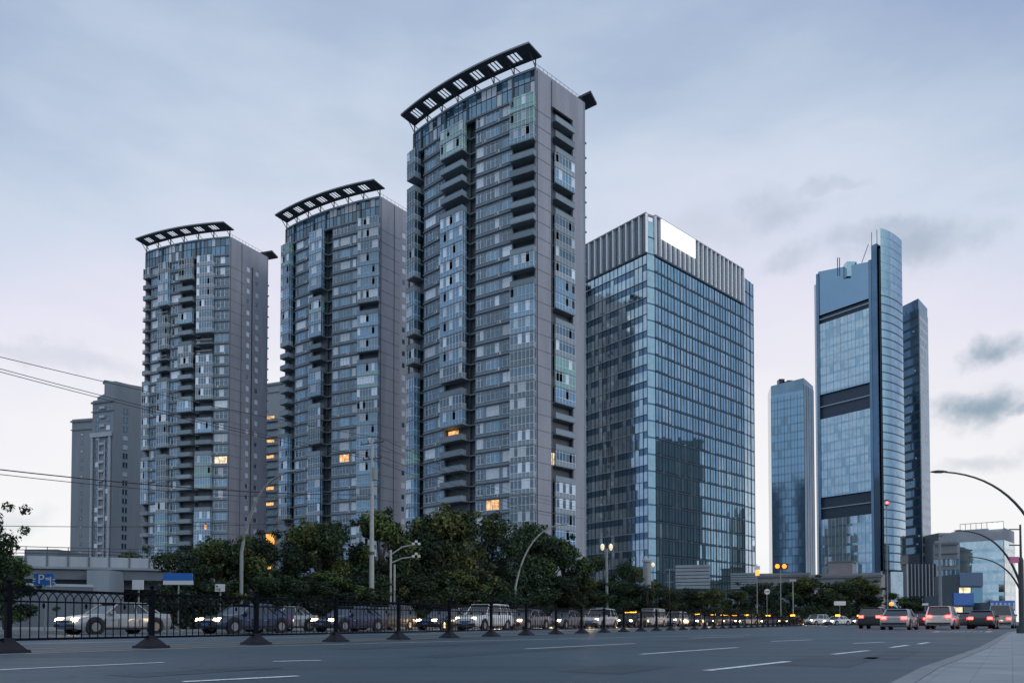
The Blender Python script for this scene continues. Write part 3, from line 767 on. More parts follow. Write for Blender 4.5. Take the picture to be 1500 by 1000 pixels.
# --- generic masonry block
def block(name, label, cat, a, b, dep, z, fh, cols, wmat, win='glass', win_w=1.4, win_h=1.5, cornice=True, lit=0, side_cols=3, group=None, seed=1, z0=6, bal=None, dirv=None, top=None):
    rr = random.Random(seed)
    root = thing(name, (a + b) / 2, label, cat, group)
    fr, w, ang = frame(a, b)
    dv = (fr.to_3x3() @ Vector((0, 1, 0))) if dirv is None else dirv
    c, d = b + dv * dep, a + dv * dep
    m = MB(); m.prism([a, b, c, d], 0, z, wmat)
    if cornice:
        m.box(-0.4, w + 0.4, -0.45, -0.01, z - 1.2, z - 0.6, 'ledge', fr); m.box(-0.3, w + 0.3, -0.35, -0.01, z - 4.2, z - 3.9, 'ledge', fr)
    part('wall', m, root)
    def face(fr, w, cols, mx):
        n = int((z - z0 - 2) / fh); cnt = 0
        out = []
        for k in range(n):
            for i in range(cols):
                out.append((i, k))
        f, p = MB(), MB()
        for (i, k) in out:
            x = w * (i + 0.5) / cols - win_w / 2; zz = z0 + k * fh + 0.9
            kind = win if rr.random() > lit else 'lit_warm'
            f.box(x - 0.1, x + win_w + 0.1, -0.10, 0.02, zz - 0.12, zz, 'ledge', fr); f.box(x - 0.1, x + win_w + 0.1, -0.10, 0.02, zz + win_h, zz + win_h + 0.12, 'ledge', fr)
            f.box(x + win_w / 2 - .04, x + win_w / 2 + .04, -0.07, -0.04, zz, zz + win_h, 'frame', fr)
            if rr.random() < 0.25: kind2 = 'curtain'
            else: kind2 = kind
            if kind != win: kind2 = kind
            p.face([fr @ Vector((x, -0.03, zz)), fr @ Vector((x + win_w, -0.03, zz)), fr @ Vector((x + win_w, -0.03, zz + win_h)), fr @ Vector((x, -0.03, zz + win_h))], kind2)
        o = part('windows', f, root); o['kind'] = 'stuff'
        link('pane', p.mesh('pane', root.location), o)
    face(fr, w, cols, 0)
    if side_cols:
        f2, w2, a2 = frame(b, c); face(f2, w2, side_cols, 1)
    return root, fr, w
# stepped stone blocks on the far left
YL = 250.0
a, b = gx(131, YL + 3), gx(162, YL); z = pz(b, 583)
root, fr, w = block('stone_block', 'stepped grey stone apartment block with pale bay columns beyond the overpass', 'building', a, b, 16, z, 3.1, 2, 'stone', 'glass', 1.6, 1.7, True, 0, 2, None, 21, dirv=Vector((0.62, 0.78, 0)))
m = MB()
for x in (0.6, w - 1.0):
    m.tube([fr @ Vector((x, -0.5, 0)), fr @ Vector((x, -0.5, z - 12))], 0.45, 'stone_pale', 8)
for x in (w * .36, w * .64): m.tube([fr @ Vector((x, -0.25, 0)), fr @ Vector((x, -0.25, z - 14))], 0.25, 'stone_pale', 8)
for k in range(22): m.box(w * .38, w * .62, -0.6, -0.02, 8 + k * 3.1, 8.9 + k * 3.1, 'stone_pale', fr)
m.box(0, w, -1.0, -0.5, z - 13, z - 11.5, 'stone_pale', fr)
part('bay_columns', m, root)
m = MB(); bb = b + Vector((0.62, 0.78, 0)) * 16
f2, w2, a2 = frame(lerp(a, b, 0.55), bb)
m.prism([lerp(a, b, 0.55), b + Vector((0.3, 0.4, 0)) , bb, a + Vector((0.62, 0.78, 0)) * 16], z, z + 6, 'stone'); m.box(0, w2 * .95, 0.3, 3, z + 6.02, z + 6.8, 'ledge', f2)
part('stepped_roof', m, root)
a, b = gx(163.5, YL + 1), gx(214, YL + 10); 
root, fr, w = block('stone_block', 'plain grey stone block with one column of small dark windows, beside the bow-fronted towers', 'building', a, b, 14, pz(a, 570), 3.1, 1, 'stone', 'glass', 1.3, 1.4, True, 0, 0, None, 22)
a, b = gx(101, YL + 22), gx(131, YL + 20)
root, fr, w = block('stone_block', 'lowest grey stone block with a blank flank, outermost of the stepped blocks', 'building', a, b, 14, pz(b, 612), 3.1, 1, 'stone', 'glass', 0.9, 0.9, True, 0, 0, None, 23)
# block between T1 and T2 with lit galleries
a, b = gx(386, 300), gx(418, 296)
root, fr, w = block('apartment_block', 'apartment block with orange lit balconies glimpsed between two bow-fronted towers', 'building', a, b, 15, pz(b, 557), 3.2, 2, 'stone', 'lit_warm', 2.6, 1.4, True, 0, 0, None, 24)
for ch in list(root.children):
    if ch.name.startswith('windows'):
        bpy.data.objects.remove(ch.children[0]); bpy.data.objects.remove(ch)
rr = random.Random(77)
m = MB(); p = MB()
for k in range(24):
    zz = 8 + k * 3.2
    m.box(0.5, w * .62, -1.3, 0, zz - .15, zz + .9, 'slab', fr)
    p.face([fr @ Vector((0.9, -.05, zz + .9)), fr @ Vector((w * .42, -.05, zz + .9)), fr @ Vector((w * .42, -.05, zz + 2.4)), fr @ Vector((0.9, -.05, zz + 2.4))], 'lit_warm' if rr.random() < .30 else 'glass')
    m.box(w * .72, w * .95, -.1, 0, zz + .6, zz + .75, 'ledge', fr)
    p.face([fr @ Vector((w * .74, -.05, zz + .9)), fr @ Vector((w * .93, -.05, zz + .9)), fr @ Vector((w * .93, -.05, zz + 2.3)), fr @ Vector((w * .74, -.05, zz + 2.3))], 'glass_blue')
part('galleries', m, root); part('gallery_windows', p, root)
m = MB(); m.box(w * .2, w * .55, -1.5, -1.1, pz(b, 796), pz(b, 783), 'sign_lit', fr); part('lit_sign', m, root)
# low block beyond the overpass
a, b = gx(34, 160), gx(82, 160)
block('low_block', 'low dark flat-roofed block peeping above the overpass railing', 'building', a, b, 12, pz(b, 804), 3.2, 6, 'concrete_dark', 'glass', 1.6, 1.6, False, 0, 0, None, 25, z0=3)
# right-hand city
a, b = gx(1186, 205), gx(1292, 196)
root, fr, w = block('low_office', 'low pinkish stone podium building below the skyscraper, behind the dark trees', 'building', a, b, 14, pz(b, 838), 3.4, 14, 'stone_warm', 'glass', 1.1, 1.6, True, 0, 0, None, 26, z0=4)
m = MB(); m.box(w * .26, w * .60, 2, 10, pz(b, 838), pz(b, 820), 'stone_warm', fr); m.box(w * .24, w * .62, 1.8, 10.2, pz(b, 820), pz(b, 818), 'ledge', fr); part('roof_storey', m, root)
a, b = gx(1108, 215), gx(1188, 210)
block('low_office', 'long low grey building between the office block and the podium building, behind trees', 'building', a, b, 12, pz(b, 838), 3.4, 10, 'stone_warm', 'glass', 1.3, 1.4, True, 0.0, 0, None, 27, z0=4)
rr = random.Random(31)
a, b = gx(1330, 240), gx(1372, 240); 
rt = thing('glass_podium', (a + b) / 2, 'dark ribbed glass podium at the foot of the slab tower', 'building')
m = MB(); m.prism([a, b, b + Vector((6, 14, 0)), a + Vector((6, 14, 0))], 0, pz(a, 825), 'steel_dark'); part('wall', m, rt)
m = MB(); fr, w, an_ = frame(a, b)
for i in range(9): m.box(w * i / 8 - .15, w * i / 8 + .15, -.5, 0, 0, pz(a, 826), 'mullion_pale', fr)
part('ribs', m, rt)
m = MB(); m.box(w * .1, w * .5, 1, 6, pz(a, 825) + .02, pz(a, 812), 'steel_dark', fr); part('roof_plant', m, rt)
a, b = gx(1371, 250), gx(1404, 247)
block('office_block', 'narrow grey office block beside the ribbed glass podium', 'building', a, b, 14, pz(b, 792), 3.6, 5, 'stone', 'glass_blue', 2.0, 2.2, True, 0, 0, None, 28, z0=4)
a, b = gx(1377, 300), gx(1397, 300)
block('far_tower', 'far small tower showing its top above the narrow grey office', 'building', a, b, 14, pz(b, 780), 3.6, 3, 'stone', 'glass_blue', 2.6, 2.0, True, 0, 0, None, 29)
a, b = gx(1408, 262), gx(1472, 254); c = gx(1488, 266)
rt = thing('glass_office', (a + b) / 2, 'pale glass office block with a white roof sign, behind the street lamp arms', 'building')
m = MB(); z = pz(b, 772); m.prism([a, b, c, c + Vector((-6, 14, 0)), a + Vector((2, 14, 0))], 0, z, 'stone_pale'); part('wall', m, rt)
gl, mu = MB(), MB()
curtain(gl, mu, a, b, 2, 2 + 3.8 * int((z - 5) / 3.8), 3.8, 1.6, [(0, 0.3, 'coated', -0.2), (0.3, 1, 'coated_light', -0.2)], rr, 'mullion_pale', 0.012, None, 0.2)
curtain(gl, mu, b, c, 2, 2 + 3.8 * int((z - 5) / 3.8), 3.8, 1.6, [(0, 0.3, 'coated', -0.2), (0.3, 1, 'coated_light', -0.2)], rr, 'mullion_pale', 0.012, None, 0.2)
part('curtain_wall', gl, rt); part('mullions', mu, rt)
fr, w, an_ = frame(a, b); m = MB(); m.box(w * .68, w * 1.0, -1.2, -.6, z - 0.5, z + 1.6, 'sign_white', fr); part('roof_sign', m, rt)
m = MB(); 
for i in range(9): m.tube([fr @ Vector((w * i / 8, 1, z)), fr @ Vector((w * i / 8, 1, z + 2.2))], .09, 'rail', 4)
m.tube([fr @ Vector((0, 1, z + 2.2)), fr @ Vector((w, 1, z + 2.2))], .09, 'rail', 4); part('roof_railing', m, rt)
# shop fronts at the end of the street
def shop(label, px0, px1, ytop, ymid, Y, m1, m2, word=None):
    a, b = gx(px0, Y), gx(px1, Y); fr, w, an_ = frame(a, b)
    rt = thing('shop', (a + b) / 2, label, 'building')
    m = MB(); m.box(0, w, 0, 8, 0, pz(a, ytop) - .3, 'concrete_dark', fr); part('wall', m, rt)
    m = MB(); m.box(0.1, w - .1, -.35, -.02, pz(a, ymid), pz(a, ytop), m1, fr); part('fascia', m, rt)
    m = MB()
    n = max(2, int(w / 1.8))
    for i in range(n): m.box(w * i / n + .1, w * (i + 1) / n - .1, -.12, -.02, .3, pz(a, ymid) - .3, m2 if i % 3 else 'lit_pale', fr)
    part('shop_window', m, rt)
    return rt, fr, w
shop('shop with a broad dark blue fascia over an orange lit front', 1395, 1426, 868, 886, 120, 'sign_blue', 'glass')
shop('upper shop with a navy signboard and pale blue wall behind the street lamps', 1405, 1440, 838, 858, 140, 'sign_navy', 'sign_blue_pale')
rt, fr, w = shop('shop with a blue fascia of white squares beside the dark roadside pole', 1448, 1486, 879, 894, 118, 'sign_blue', 'glass')
m = MB()
for i in range(6):
    x = w * (i + .5) / 6; zc_ = pz(gx(1448, 118), 886.5)
    for j in range(3): m.box(x - .22 + .1 * (i % 2), x + .22, -.4, -.36, zc_ - .42 + j * .32, zc_ - .3 + j * .32, 'sign_face', fr)
    m.box(x - .05, x + .05, -.395, -.362, zc_ - .45, zc_ + .45, 'sign_face', fr)
part('fascia_lettering', m, rt)
# louvred annexes in front of the office block
for lab, px0, px1, yt, Y in (('larger louvred grey screen on posts in front of the blue office block', 990, 1040, 826, 150), ('smaller louvred grey screen near the end corner of the blue office block', 1071, 1108, 838, 160)):
    a, b = gx(px0, Y + 2), gx(px1, Y); fr, w, an_ = frame(a, b); z1 = pz(b, yt); z0 = pz(b, 862)
    rt = thing('louvred_screen', (a + b) / 2, lab, 'screen', 'louvred screens')
    m = MB(); m.box(0, w, 0.2, 2.2, z0, z1 - .1, 'concrete_dark', fr); part('frame', m, rt)
    m = MB(); n = 7
    for i in range(n): m.box(0, w, -.25, .19, lerp(z0, z1, i / n) + .08, lerp(z0, z1, (i + 1) / n) - .06, 'louvre', fr)
    part('slats', m, rt)
    for x in (.3, w - .3):
        m = MB(); m.box(x - .2, x + .2, .5, .9, 0, z0, 'pole_grey', fr); part('post', m, rt)
# buildings across the street behind the viewer: only their reflections are seen
for i, (x0, y0, w_, d_, h_, lab) in enumerate(((-8, -95, 34, 20, 52, 'grey stone office slab across the street behind the viewer'), (62, -38, 24, 20, 44, 'brown stone office across the street, beside the near pavement'), (-75, -80, 30, 18, 60, 'pale residential slab across the street behind the viewer'), (105, 20, 22, 22, 40, 'corner office tower beyond the near pavement'), (150, 206, 26, 20, 72, 'office tower outside the frame, facing the flank of the blue office block'), (182, 242, 24, 13, 50, 'lower office outside the frame, facing the flank of the blue office block'))):
    a, b = Vector((x0 + w_, y0, 0)), Vector((x0, y0, 0))
    block('office_slab', lab, 'building', a, b, d_, h_, 3.6, int(w_ / 3.2), ['stone', 'stone_warm', 'stone_pale', 'stone', 'stone', 'stone'][i], 'glass', 2.0, 1.9, True, 0.05, 0, None, 60 + i, z0=2)

# ------------------------------------------------------------------ ground
m = MB(); S = 2500
m.face([(-S, -400, -0.02), (S, -400, -0.02), (S, S, -0.02), (-S, S, -0.02)], 'ground'); struct('ground', m)
SD = Vector((math.sin(R(29.2)), math.cos(R(29.2)), 0)); SN = Vector((-SD.y, SD.x, 0))     # street direction, and across it
F0 = gx(12, 13.3)
def S_(s, o, z=0.0): 
    p = F0 + SD * s + SN * o; return Vector((p.x, p.y, z))
m = MB()
m.face([S_(-90, -70), S_(260, -150), S_(260, 21), S_(-90, 21)], 'asphalt'); struct('road', m)
m = MB(); m.face([S_(-60, -0.35, .004), S_(150, -0.35, .004), S_(150, 0.9, .004), S_(-60, 0.9, .004)], 'median'); struct('median_strip', m)
# far pavement with kerb
m = MB(); q = [S_(-90, 21.2), S_(260, 21.2), S_(260, 60), S_(-90, 60)]
m.prism(q, 0.0, 0.13, 'paving'); struct('far_pavement', m)
m = MB(); q = [S_(-90, 21.0), S_(260, 21.0), S_(260, 21.2), S_(-90, 21.2)]
m.prism(q, 0.0, 0.15, 'kerb'); struct('far_kerb', m)
# near pavement, lower right corner
kp = [ground(px, py) for px, py in ((1300, 1012), (1350, 984), (1400, 965), (1434, 952), (1463, 935))]
e = (kp[-1] - kp[-2]).normalized(); kp += [kp[-1] + e * 14, kp[-1] + e * 60 + Vector((4, 0, 0)), kp[-1] + e * 200 + Vector((30, 0, 0))]
kp = [kp[0] - (kp[1] - kp[0]).normalized() * 25] + kp
off = [p + Vector((0.16, -0.05, 0)) for p in kp]
outer = [Vector((p.x + 40, p.y - 25, 0)) for p in off]
m = MB()
for i in range(len(kp) - 1):
    a, b, c, d = off[i], off[i + 1], outer[i + 1], outer[i]
    m.hexa([(q.x, q.y, 0.001) for q in (a, b, c, d)] + [(q.x, q.y, .05) for q in (a, b, c, d)], 'paving_slab')
struct('near_pavement', m)
m = MB()
for i in range(len(kp) - 1):
    a, b, c, d = kp[i], kp[i + 1], off[i + 1], off[i]
    m.hexa([(q.x, q.y, 0.001) for q in (a, b, c, d)] + [(q.x, q.y, .058) for q in (a, b, c, d)], 'kerb')
struct('near_kerb', m)
# markings
m = MB()
def dash(x0, y0, x1, y1, wd=0.12, mt='paint_white'):
    a, b = ground(x0, y0), ground(x1, y1); d = (b - a).normalized(); n = Vector((-d.y, d.x, 0)) * wd / 2
    m.face([(*(a - n).xy, .006), (*(b - n).xy, .006), (*(b + n).xy, .006), (*(a + n).xy, .006)], mt)
for q in ((-60, 983.5, 240, 970), (268, 998.5, 437, 990), (-300, 1025, -60, 1013), (400, 968.5, 470, 967), (770, 950, 930, 942), (938, 958, 1080, 948), (1035, 982, 1155, 968.5), (1220, 958, 1272, 952.5), (1130, 939, 1190, 936.5), (1250, 942, 1295, 940), (1305, 948, 1330, 944.5), (1345, 943, 1360, 940.5), (1010, 934, 1090, 932)):
    dash(*q)
for q in ((-200, 965, 300, 948), (300, 948, 700, 938), (700, 938, 1100, 929)): dash(*q, wd=0.10)
a, b, c, d = S_(-60, 1.5, .006), S_(150, 1.5, .006), S_(150, 1.66, .006), S_(-60, 1.66, .006); m.face([a, b, c, d], 'paint_yellow')
for o in (5.2, 8.9, 12.6, 16.3):
    for k in range(26):
        s = -30 + k * 8; m.face([S_(s, o, .006), S_(s + 4, o, .006), S_(s + 4, o + .13, .006), S_(s, o + .13, .006)], 'paint_white')
for o in (19.8,): m.face([S_(-60, o, .006), S_(200, o, .006), S_(200, o + .14, .006), S_(-60, o + .14, .006)], 'paint_white')
for k in range(9):
    a = gx(1370 + k * 9, 40); dq = Vector((math.sin(R(36)), math.cos(R(36)), 0))
    n = Vector((dq.y, -dq.x, 0)) * .22; b = a + dq * 3
    m.face([(*(a - n).xy, .006), (*(b - n).xy, .006), (*(b + n).xy, .006), (*(a + n).xy, .006)], 'paint_white')
struct('road_markings', m)
m = MB()
for px, py, wd, ln in ((620, 962, .7, 5.0), (860, 985, .8, 1.6), (1180, 975, 1.0, 3.0), (180, 990, .6, 1.8), (1000, 940, 1.6, 9.0), (1290, 965, .5, 4.0), (500, 950, 1.1, 7.0)):
    a = ground(px, py); d = Vector((math.sin(R(33)), math.cos(R(33)), 0)); n = Vector((d.y, -d.x, 0)) * wd / 2; c = a + d * ln
    m.face([(*(a - n).xy, .003), (*(c - n).xy, .003), (*(c + n).xy, .003), (*(a + n).xy, .003)], 'patch')
struct('road_patches', m)
# ------------------------------------------------------------------ fence
fence = thing('road_fence', S_(0, 0), 'long black ornamental road fence with interlaced arches along the middle of the street', 'fence')
PS = 2.82
fa = math.atan2(SD.y, SD.x)
pm = MB()
pm.box(-.045, .045, -.045, .045, .1, 1.2, 'fence_black'); pm.box(-.06, .06, -.06, .06, 1.2, 1.23, 'fence_black'); pm.box(-.058, .058, -.058, .058, 0.98, 1.01, 'fence_black')
pmesh = pm.mesh('post')
bm_ = MB(); 
def frust(mb, w0, d0, z0, w1, d1, z1, mt):
    mb.hexa([(-w0, -d0, z0), (w0, -d0, z0), (w0, d0, z0), (-w0, d0, z0), (-w1, -d1, z1), (w1, -d1, z1), (w1, d1, z1), (-w1, d1, z1)], mt)
frust(bm_, .27, .27, .005, .25, .25, .06, 'fence_foot'); frust(bm_, .22, .22, .06, .11, .11, .19, 'fence_foot'); frust(bm_, .10, .10, .19, .07, .07, .27, 'fence_foot')
bmesh_ = bm_.mesh('foot')
fm = MB(); fm.lathe([(.03, 1.23), (.025, 1.25), (.05, 1.275), (.06, 1.305), (.045, 1.335), (.012, 1.36)], 'fence_black', 8); fmesh = fm.mesh('finial')
rm = MB(); L = PS
nb = 17
rm.box(.05, L - .05, -.022, .022, 1.12, 1.165, 'fence_black'); rm.box(.05, L - .05, -.018, .018, .915, .945, 'fence_black'); rm.box(.05, L - .05, -.022, .022, .215, .26, 'fence_black')
sp = (L - .1) / nb
for i in range(1, nb): 
    x = .05 + sp * i; rm.tube([(x, 0, .26), (x, 0, .945)], .0108, 'fence_black', 5, False)
for i in range(-1, nb):
    x0, x1 = .05 + sp * i, .05 + sp * (i + 2); pts = []
    for j in range(9):
        q = math.pi * j / 8; x = (x0 + x1) / 2 - (x1 - x0) / 2 * math.cos(q)
        if .05 <= x <= L - .05: pts.append((x, 0, .94 + .185 * math.sin(q)))
    if len(pts) > 2: rm.tube(pts, .010, 'fence_black', 5, False)
for i in (3, 8, 13):
    x = .05 + sp * (i + .5); rm.lathe([(0.0, .8), (.02, .82), (.03, .86), (.02, .9), (0.0, .915)], 'fence_black', 6, (x, 0, 0))
rmesh = rm.mesh('railing_panel')
for n in range(-3, 35):
    o = link('post', pmesh, fence, SD * (n * PS), fa)
    link('foot', bmesh_, o); link('finial', fmesh, o)
    link('railing_panel', rmesh, fence, SD * (n * PS), fa)

# ------------------------------------------------------------------ overpass, left
op = thing('overpass', gx(150, 70), 'grey concrete overpass with a railing crossing in front of the stone blocks', 'overpass')
a, b = gx(-160, 66), gx(330, 74); fr, w, an_ = frame(a, b)
zb_, zt_ = pz(gx(100, 70), 848), pz(gx(100, 70), 829); zp_ = pz(gx(100, 70), 815)
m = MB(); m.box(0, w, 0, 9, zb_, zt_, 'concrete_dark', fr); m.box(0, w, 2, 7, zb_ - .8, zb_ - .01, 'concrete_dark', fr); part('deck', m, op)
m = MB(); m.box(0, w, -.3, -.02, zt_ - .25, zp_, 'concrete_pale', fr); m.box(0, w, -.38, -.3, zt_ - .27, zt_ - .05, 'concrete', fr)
for i in range(16): m.box(w * i / 16, w * i / 16 + .12, -.4, -.301, zt_ - .04, zp_ + .05, 'concrete_dark', fr)
part('parapet', m, op)
m = MB()
for j in range(3): m.tube([fr @ Vector((0, -.15, zp_ + .25 + .3 * j)), fr @ Vector((w, -.15, zp_ + .25 + .3 * j))], .035, 'pole_dark', 5)
for i in range(17): m.tube([fr @ Vector((w * i / 16, -.15, zp_)), fr @ Vector((w * i / 16, -.15, zp_ + .9))], .035, 'pole_dark', 5)
part('railing', m, op)
for px in (148, -120):
    c = gx(px, 69.5); m = MB(); m.box(c.x - 1.05, c.x + 1.05, c.y - .6, c.y + 2, 0, zb_ + .8, 'concrete', None); part('pier', m, op)
# low wall and backing hedge under the overpass
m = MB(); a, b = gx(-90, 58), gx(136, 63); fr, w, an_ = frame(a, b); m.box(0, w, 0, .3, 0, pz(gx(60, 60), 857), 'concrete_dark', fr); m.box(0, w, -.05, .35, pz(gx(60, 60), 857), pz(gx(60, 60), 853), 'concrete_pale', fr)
tag(link('low_wall', m.mesh('low_wall')), 'low concrete wall with a pale coping under the overpass', 'wall')

# ------------------------------------------------------------------ trees
def rowY(px, o):
    u = (px - 750) / FPX * ct; q = F0 + SN * o
    return q.y + SD.y * (u * q.y - q.x) / (SD.x - u * SD.y)
def leaf_cloud(mb, blobs, count, size, mats, rr, squash=0.8):
    """leaf-sized faces spread through a set of blobs, thicker near their skins"""
    tot = sum(b[3] ** 2 for b in blobs)
    for (bx, by, bz, br) in blobs:
        n = int(count * br * br / tot)
        mt = rr.choices(mats, [5, 2, 2][:len(mats)])[0]
        for _ in range(n):
            u = Vector((rr.gauss(0, 1), rr.gauss(0, 1), rr.gauss(0, 1))).normalized()
            rad = br * (rr.random() ** 0.35) * rr.uniform(.8, 1.12)
            c = Vector((bx, by, bz)) + Vector((u.x * rad, u.y * rad, u.z * rad * squash))
            s = size * rr.uniform(.45, 1.6)
            nrm = (u + Vector((rr.gauss(0, .6), rr.gauss(0, .6), rr.gauss(0.5, .6)))).normalized()
            t = nrm.cross(Vector((rr.gauss(0, 1), rr.gauss(0, 1), rr.gauss(0, 1)))).normalized(); v = nrm.cross(t)
            w2 = rr.uniform(.35, .55)
            mb.face([c - t * s, c - v * s * w2 + nrm * s * .15, c + t * s, c + v * s * w2 + nrm * s * .15], mt if rr.random() < .8 else rr.choice(mats))
def tree_proto(seed, h, wd, mats, count=11000, size=.135, low=.18, taper=True):
    rr = random.Random(seed); tr, cr = MB(), MB()
    pts = [Vector((0, 0, 0))]; 
    for i in range(1, 5): pts.append(Vector((rr.gauss(0, .12) * i, rr.gauss(0, .12) * i, h * .17 * i)))
    tr.tube(pts, [.20, .16, .13, .09, .05], 'bark', 8)
    blobs = []
    for i in range(15):
        z = h * rr.uniform(low, .93); f = (z / h - low) / (1 - low)
        spread = wd * .5 * math.sin(math.pi * min(1, .22 + .72 * f)) ** .8
        a = rr.uniform(0, 6.28); r = spread * rr.uniform(.35, .95)
        br = wd * rr.uniform(.13, .24)
        p = Vector((r * math.cos(a), r * math.sin(a), min(z, h - br * .6)))
        blobs.append((p.x, p.y, p.z, br))
        k = min(3, 1 + int(f * 3)); s = pts[k]
        tr.tube([s, lerp(s, p, .5) + Vector((0, 0, .15)), p], [.07, .05, .02], 'bark', 5)
    leaf_cloud(cr, blobs, count, size, mats, rr)
    # loose sprigs that break the outline
    sp = [(b[0] + rr.gauss(0, .7) * b[3], b[1] + rr.gauss(0, .7) * b[3], b[2] + min(1.0, abs(rr.gauss(0, .6))) * b[3], b[3] * .35) for b in blobs for _ in (0, 1)]
    leaf_cloud(cr, sp, count // 6, size * .9, mats, rr)
    return tr.mesh('trunk'), cr.mesh('crown')
PT = [tree_proto(100, 8, 5.6, ['leaf', 'leaf_dark', 'leaf_light']), tree_proto(101, 8, 6.4, ['leaf', 'leaf', 'leaf_dark']), tree_proto(102, 8, 5.0, ['leaf_dark', 'leaf', 'leaf_light']), tree_proto(103, 8, 5.6, ['leaf_light', 'leaf', 'leaf'])]
def tree(k, px, Y, ytop, label, group, wide=1.0, rz=None, name='street_tree'):
    p = gx(px, Y); hh = pz(p, ytop); s = hh / 8.0
    o = thing(name, p, label, 'tree', group, rnd.uniform(0, 6.28) if rz is None else rz)
    a = link('trunk', PT[k][0], o); b = link('crown', PT[k][1], o)
    for q in (a, b): q.scale = (s * wide, s * wide, s)
    return o
row = [(270, 54, 800, 1, 'outermost street tree, low and dark, next to the blue and white banner sign'),
       (318, 52, 790, 0, 'dark tree with its crown ending below the lit smallest-looking tower'),
       (372, 53, 786, 2, 'dark tree crossed by the street lamp with the long curved arm'),
       (420, 55, 788, 1, 'dark tree below the gap of orange lit balconies'),
       (462, 54, 766, 0, 'tree with a pointed top in front of the middle apartment tower'),
       (508, 52, 764, 3, 'light green tree beside the concrete utility pole'),
       (556, 58, 752, 2, 'tree standing just behind the concrete utility pole'),
       (608, 53, 768, 1, 'broad tree behind the traffic camera pole with two arms'),
       (652, 55, 746, 0, 'tallest of the street trees, below the tallest apartment tower'),
       (700, 54, 752, 3, 'high broad tree next to the tallest one, below the tallest tower'),
       (744, 53, 764, 1, 'dense tree directly behind the curved lamp over the cars'),
       (790, 56, 768, 0, 'tree under the lamp head below the flank of the tallest tower'),
       (826, 58, 790, 2, 'mid sized tree at the end corner of the tallest tower'),
       (862, 60, 812, 3, 'yellowish low tree beside the twin-headed lamp post'),
       (905, 62, 818, 1, 'low tree right of the twin-headed lamp post, before the office block'),
       (938, 66, 832, 2, 'smallest street tree, before the corner of the blue office block')]
for i, (px, Y, yt, k, lab) in enumerate(row): tree(k, px, rowY(px, 25.0 + 1.2 * (i % 2)), yt, lab, 'street trees in a row', 1.0 if k != 1 else .95)
under = [(285, 47, 846, 1, 'low shrub at the start of the street trees by the banner sign'), (338, 46, 852, 2, 'low shrub at the foot of the slim curved lamp'), (395, 48, 840, 0, 'round shrub between the slim lamp and the utility pole, nearer the lamp'), (445, 47, 845, 1, 'shrub before the pointed tree'), (490, 48, 838, 2, 'shrub nearest the utility pole on the lamp side'),
         (525, 49, 836, 1, 'shrub touching the utility pole'), (585, 48, 838, 0, 'shrub behind the camera pole cabinet'), (632, 49, 832, 1, 'shrub behind the grey control box'), (672, 48, 836, 2, 'shrub behind the small blue street sign'), (718, 49, 834, 1, 'shrub beside the pale curved lamp post'), (770, 50, 836, 0, 'shrub just past the pale curved lamp post'), (812, 52, 840, 1, 'shrub below the end corner of the tallest tower'), (848, 54, 848, 2, 'shrub before the twin-headed lamp post'), (884, 56, 846, 1, 'shrub behind the twin-headed lamp post'), (922, 58, 852, 0, 'shrub beside the advertising column'), (962, 62, 858, 1, 'last shrub of the row, before the office block corner')]
for px, Y, yt, k, lab in under: tree(k if k != 0 else 1, px, rowY(px, 23.3), yt, lab, 'shrubs under the street trees', 1.75, name='shrub')
far = [(1000, 100, 858, 1, 'dark bush-like tree below the larger louvred screen'), (1040, 98, 862, 0, 'low dark tree between the two louvred screens'), (1078, 105, 866, 2, 'low dark tree below the smaller louvred screen'),
       (1122, 110, 850, 1, 'dark tree behind the round white sign'), (1158, 112, 852, 0, 'dark tree below the amber signal lights'), (1188, 110, 846, 2, 'dark tree beside the thin pale pole'),
       (1218, 108, 848, 1, 'dark tree behind the small white street plate'), (1246, 112, 846, 0, 'dark tree before the middle of the low podium building'), (1270, 114, 856, 2, 'dark tree at the end of the dark row, before the skyscraper foot'),
       (1318, 116, 866, 3, 'green tree before the curved wing of the skyscraper'), (1342, 118, 870, 1, 'green tree before the ribbed glass podium')]
for px, Y, yt, k, lab in far: tree(k, px, Y + 26, yt, lab, 'dark trees at the far side of the junction', 1.5)
tree(1, -34, 34, 762, 'dark tree cut by the frame at the edge of the overpass', 'trees beside the overpass', .9); tree(0, -58, 32, 726, 'tall dark tree mostly outside the frame beside the overpass', 'trees beside the overpass', .85)
tree(2, 8, 40, 815, 'low dark tree in front of the end of the overpass', 'trees beside the overpass', 1.2)
for px, Y, yt, k, lab in ((95, 78, 846, 3, 'small light tree under the overpass beside its pier'), (190, 82, 838, 1, 'dark tree under the overpass between pier and banner sign'), (225, 90, 806, 3, 'pale green tree top showing over the overpass railing'), (172, 95, 806, 3, 'pale green tuft over the overpass railing nearest its pier'), (50, 84, 848, 1, 'dark tree under the overpass behind the blue parking sign')):
    tree(k, px, Y, yt, lab, 'trees around the overpass', 1.3)
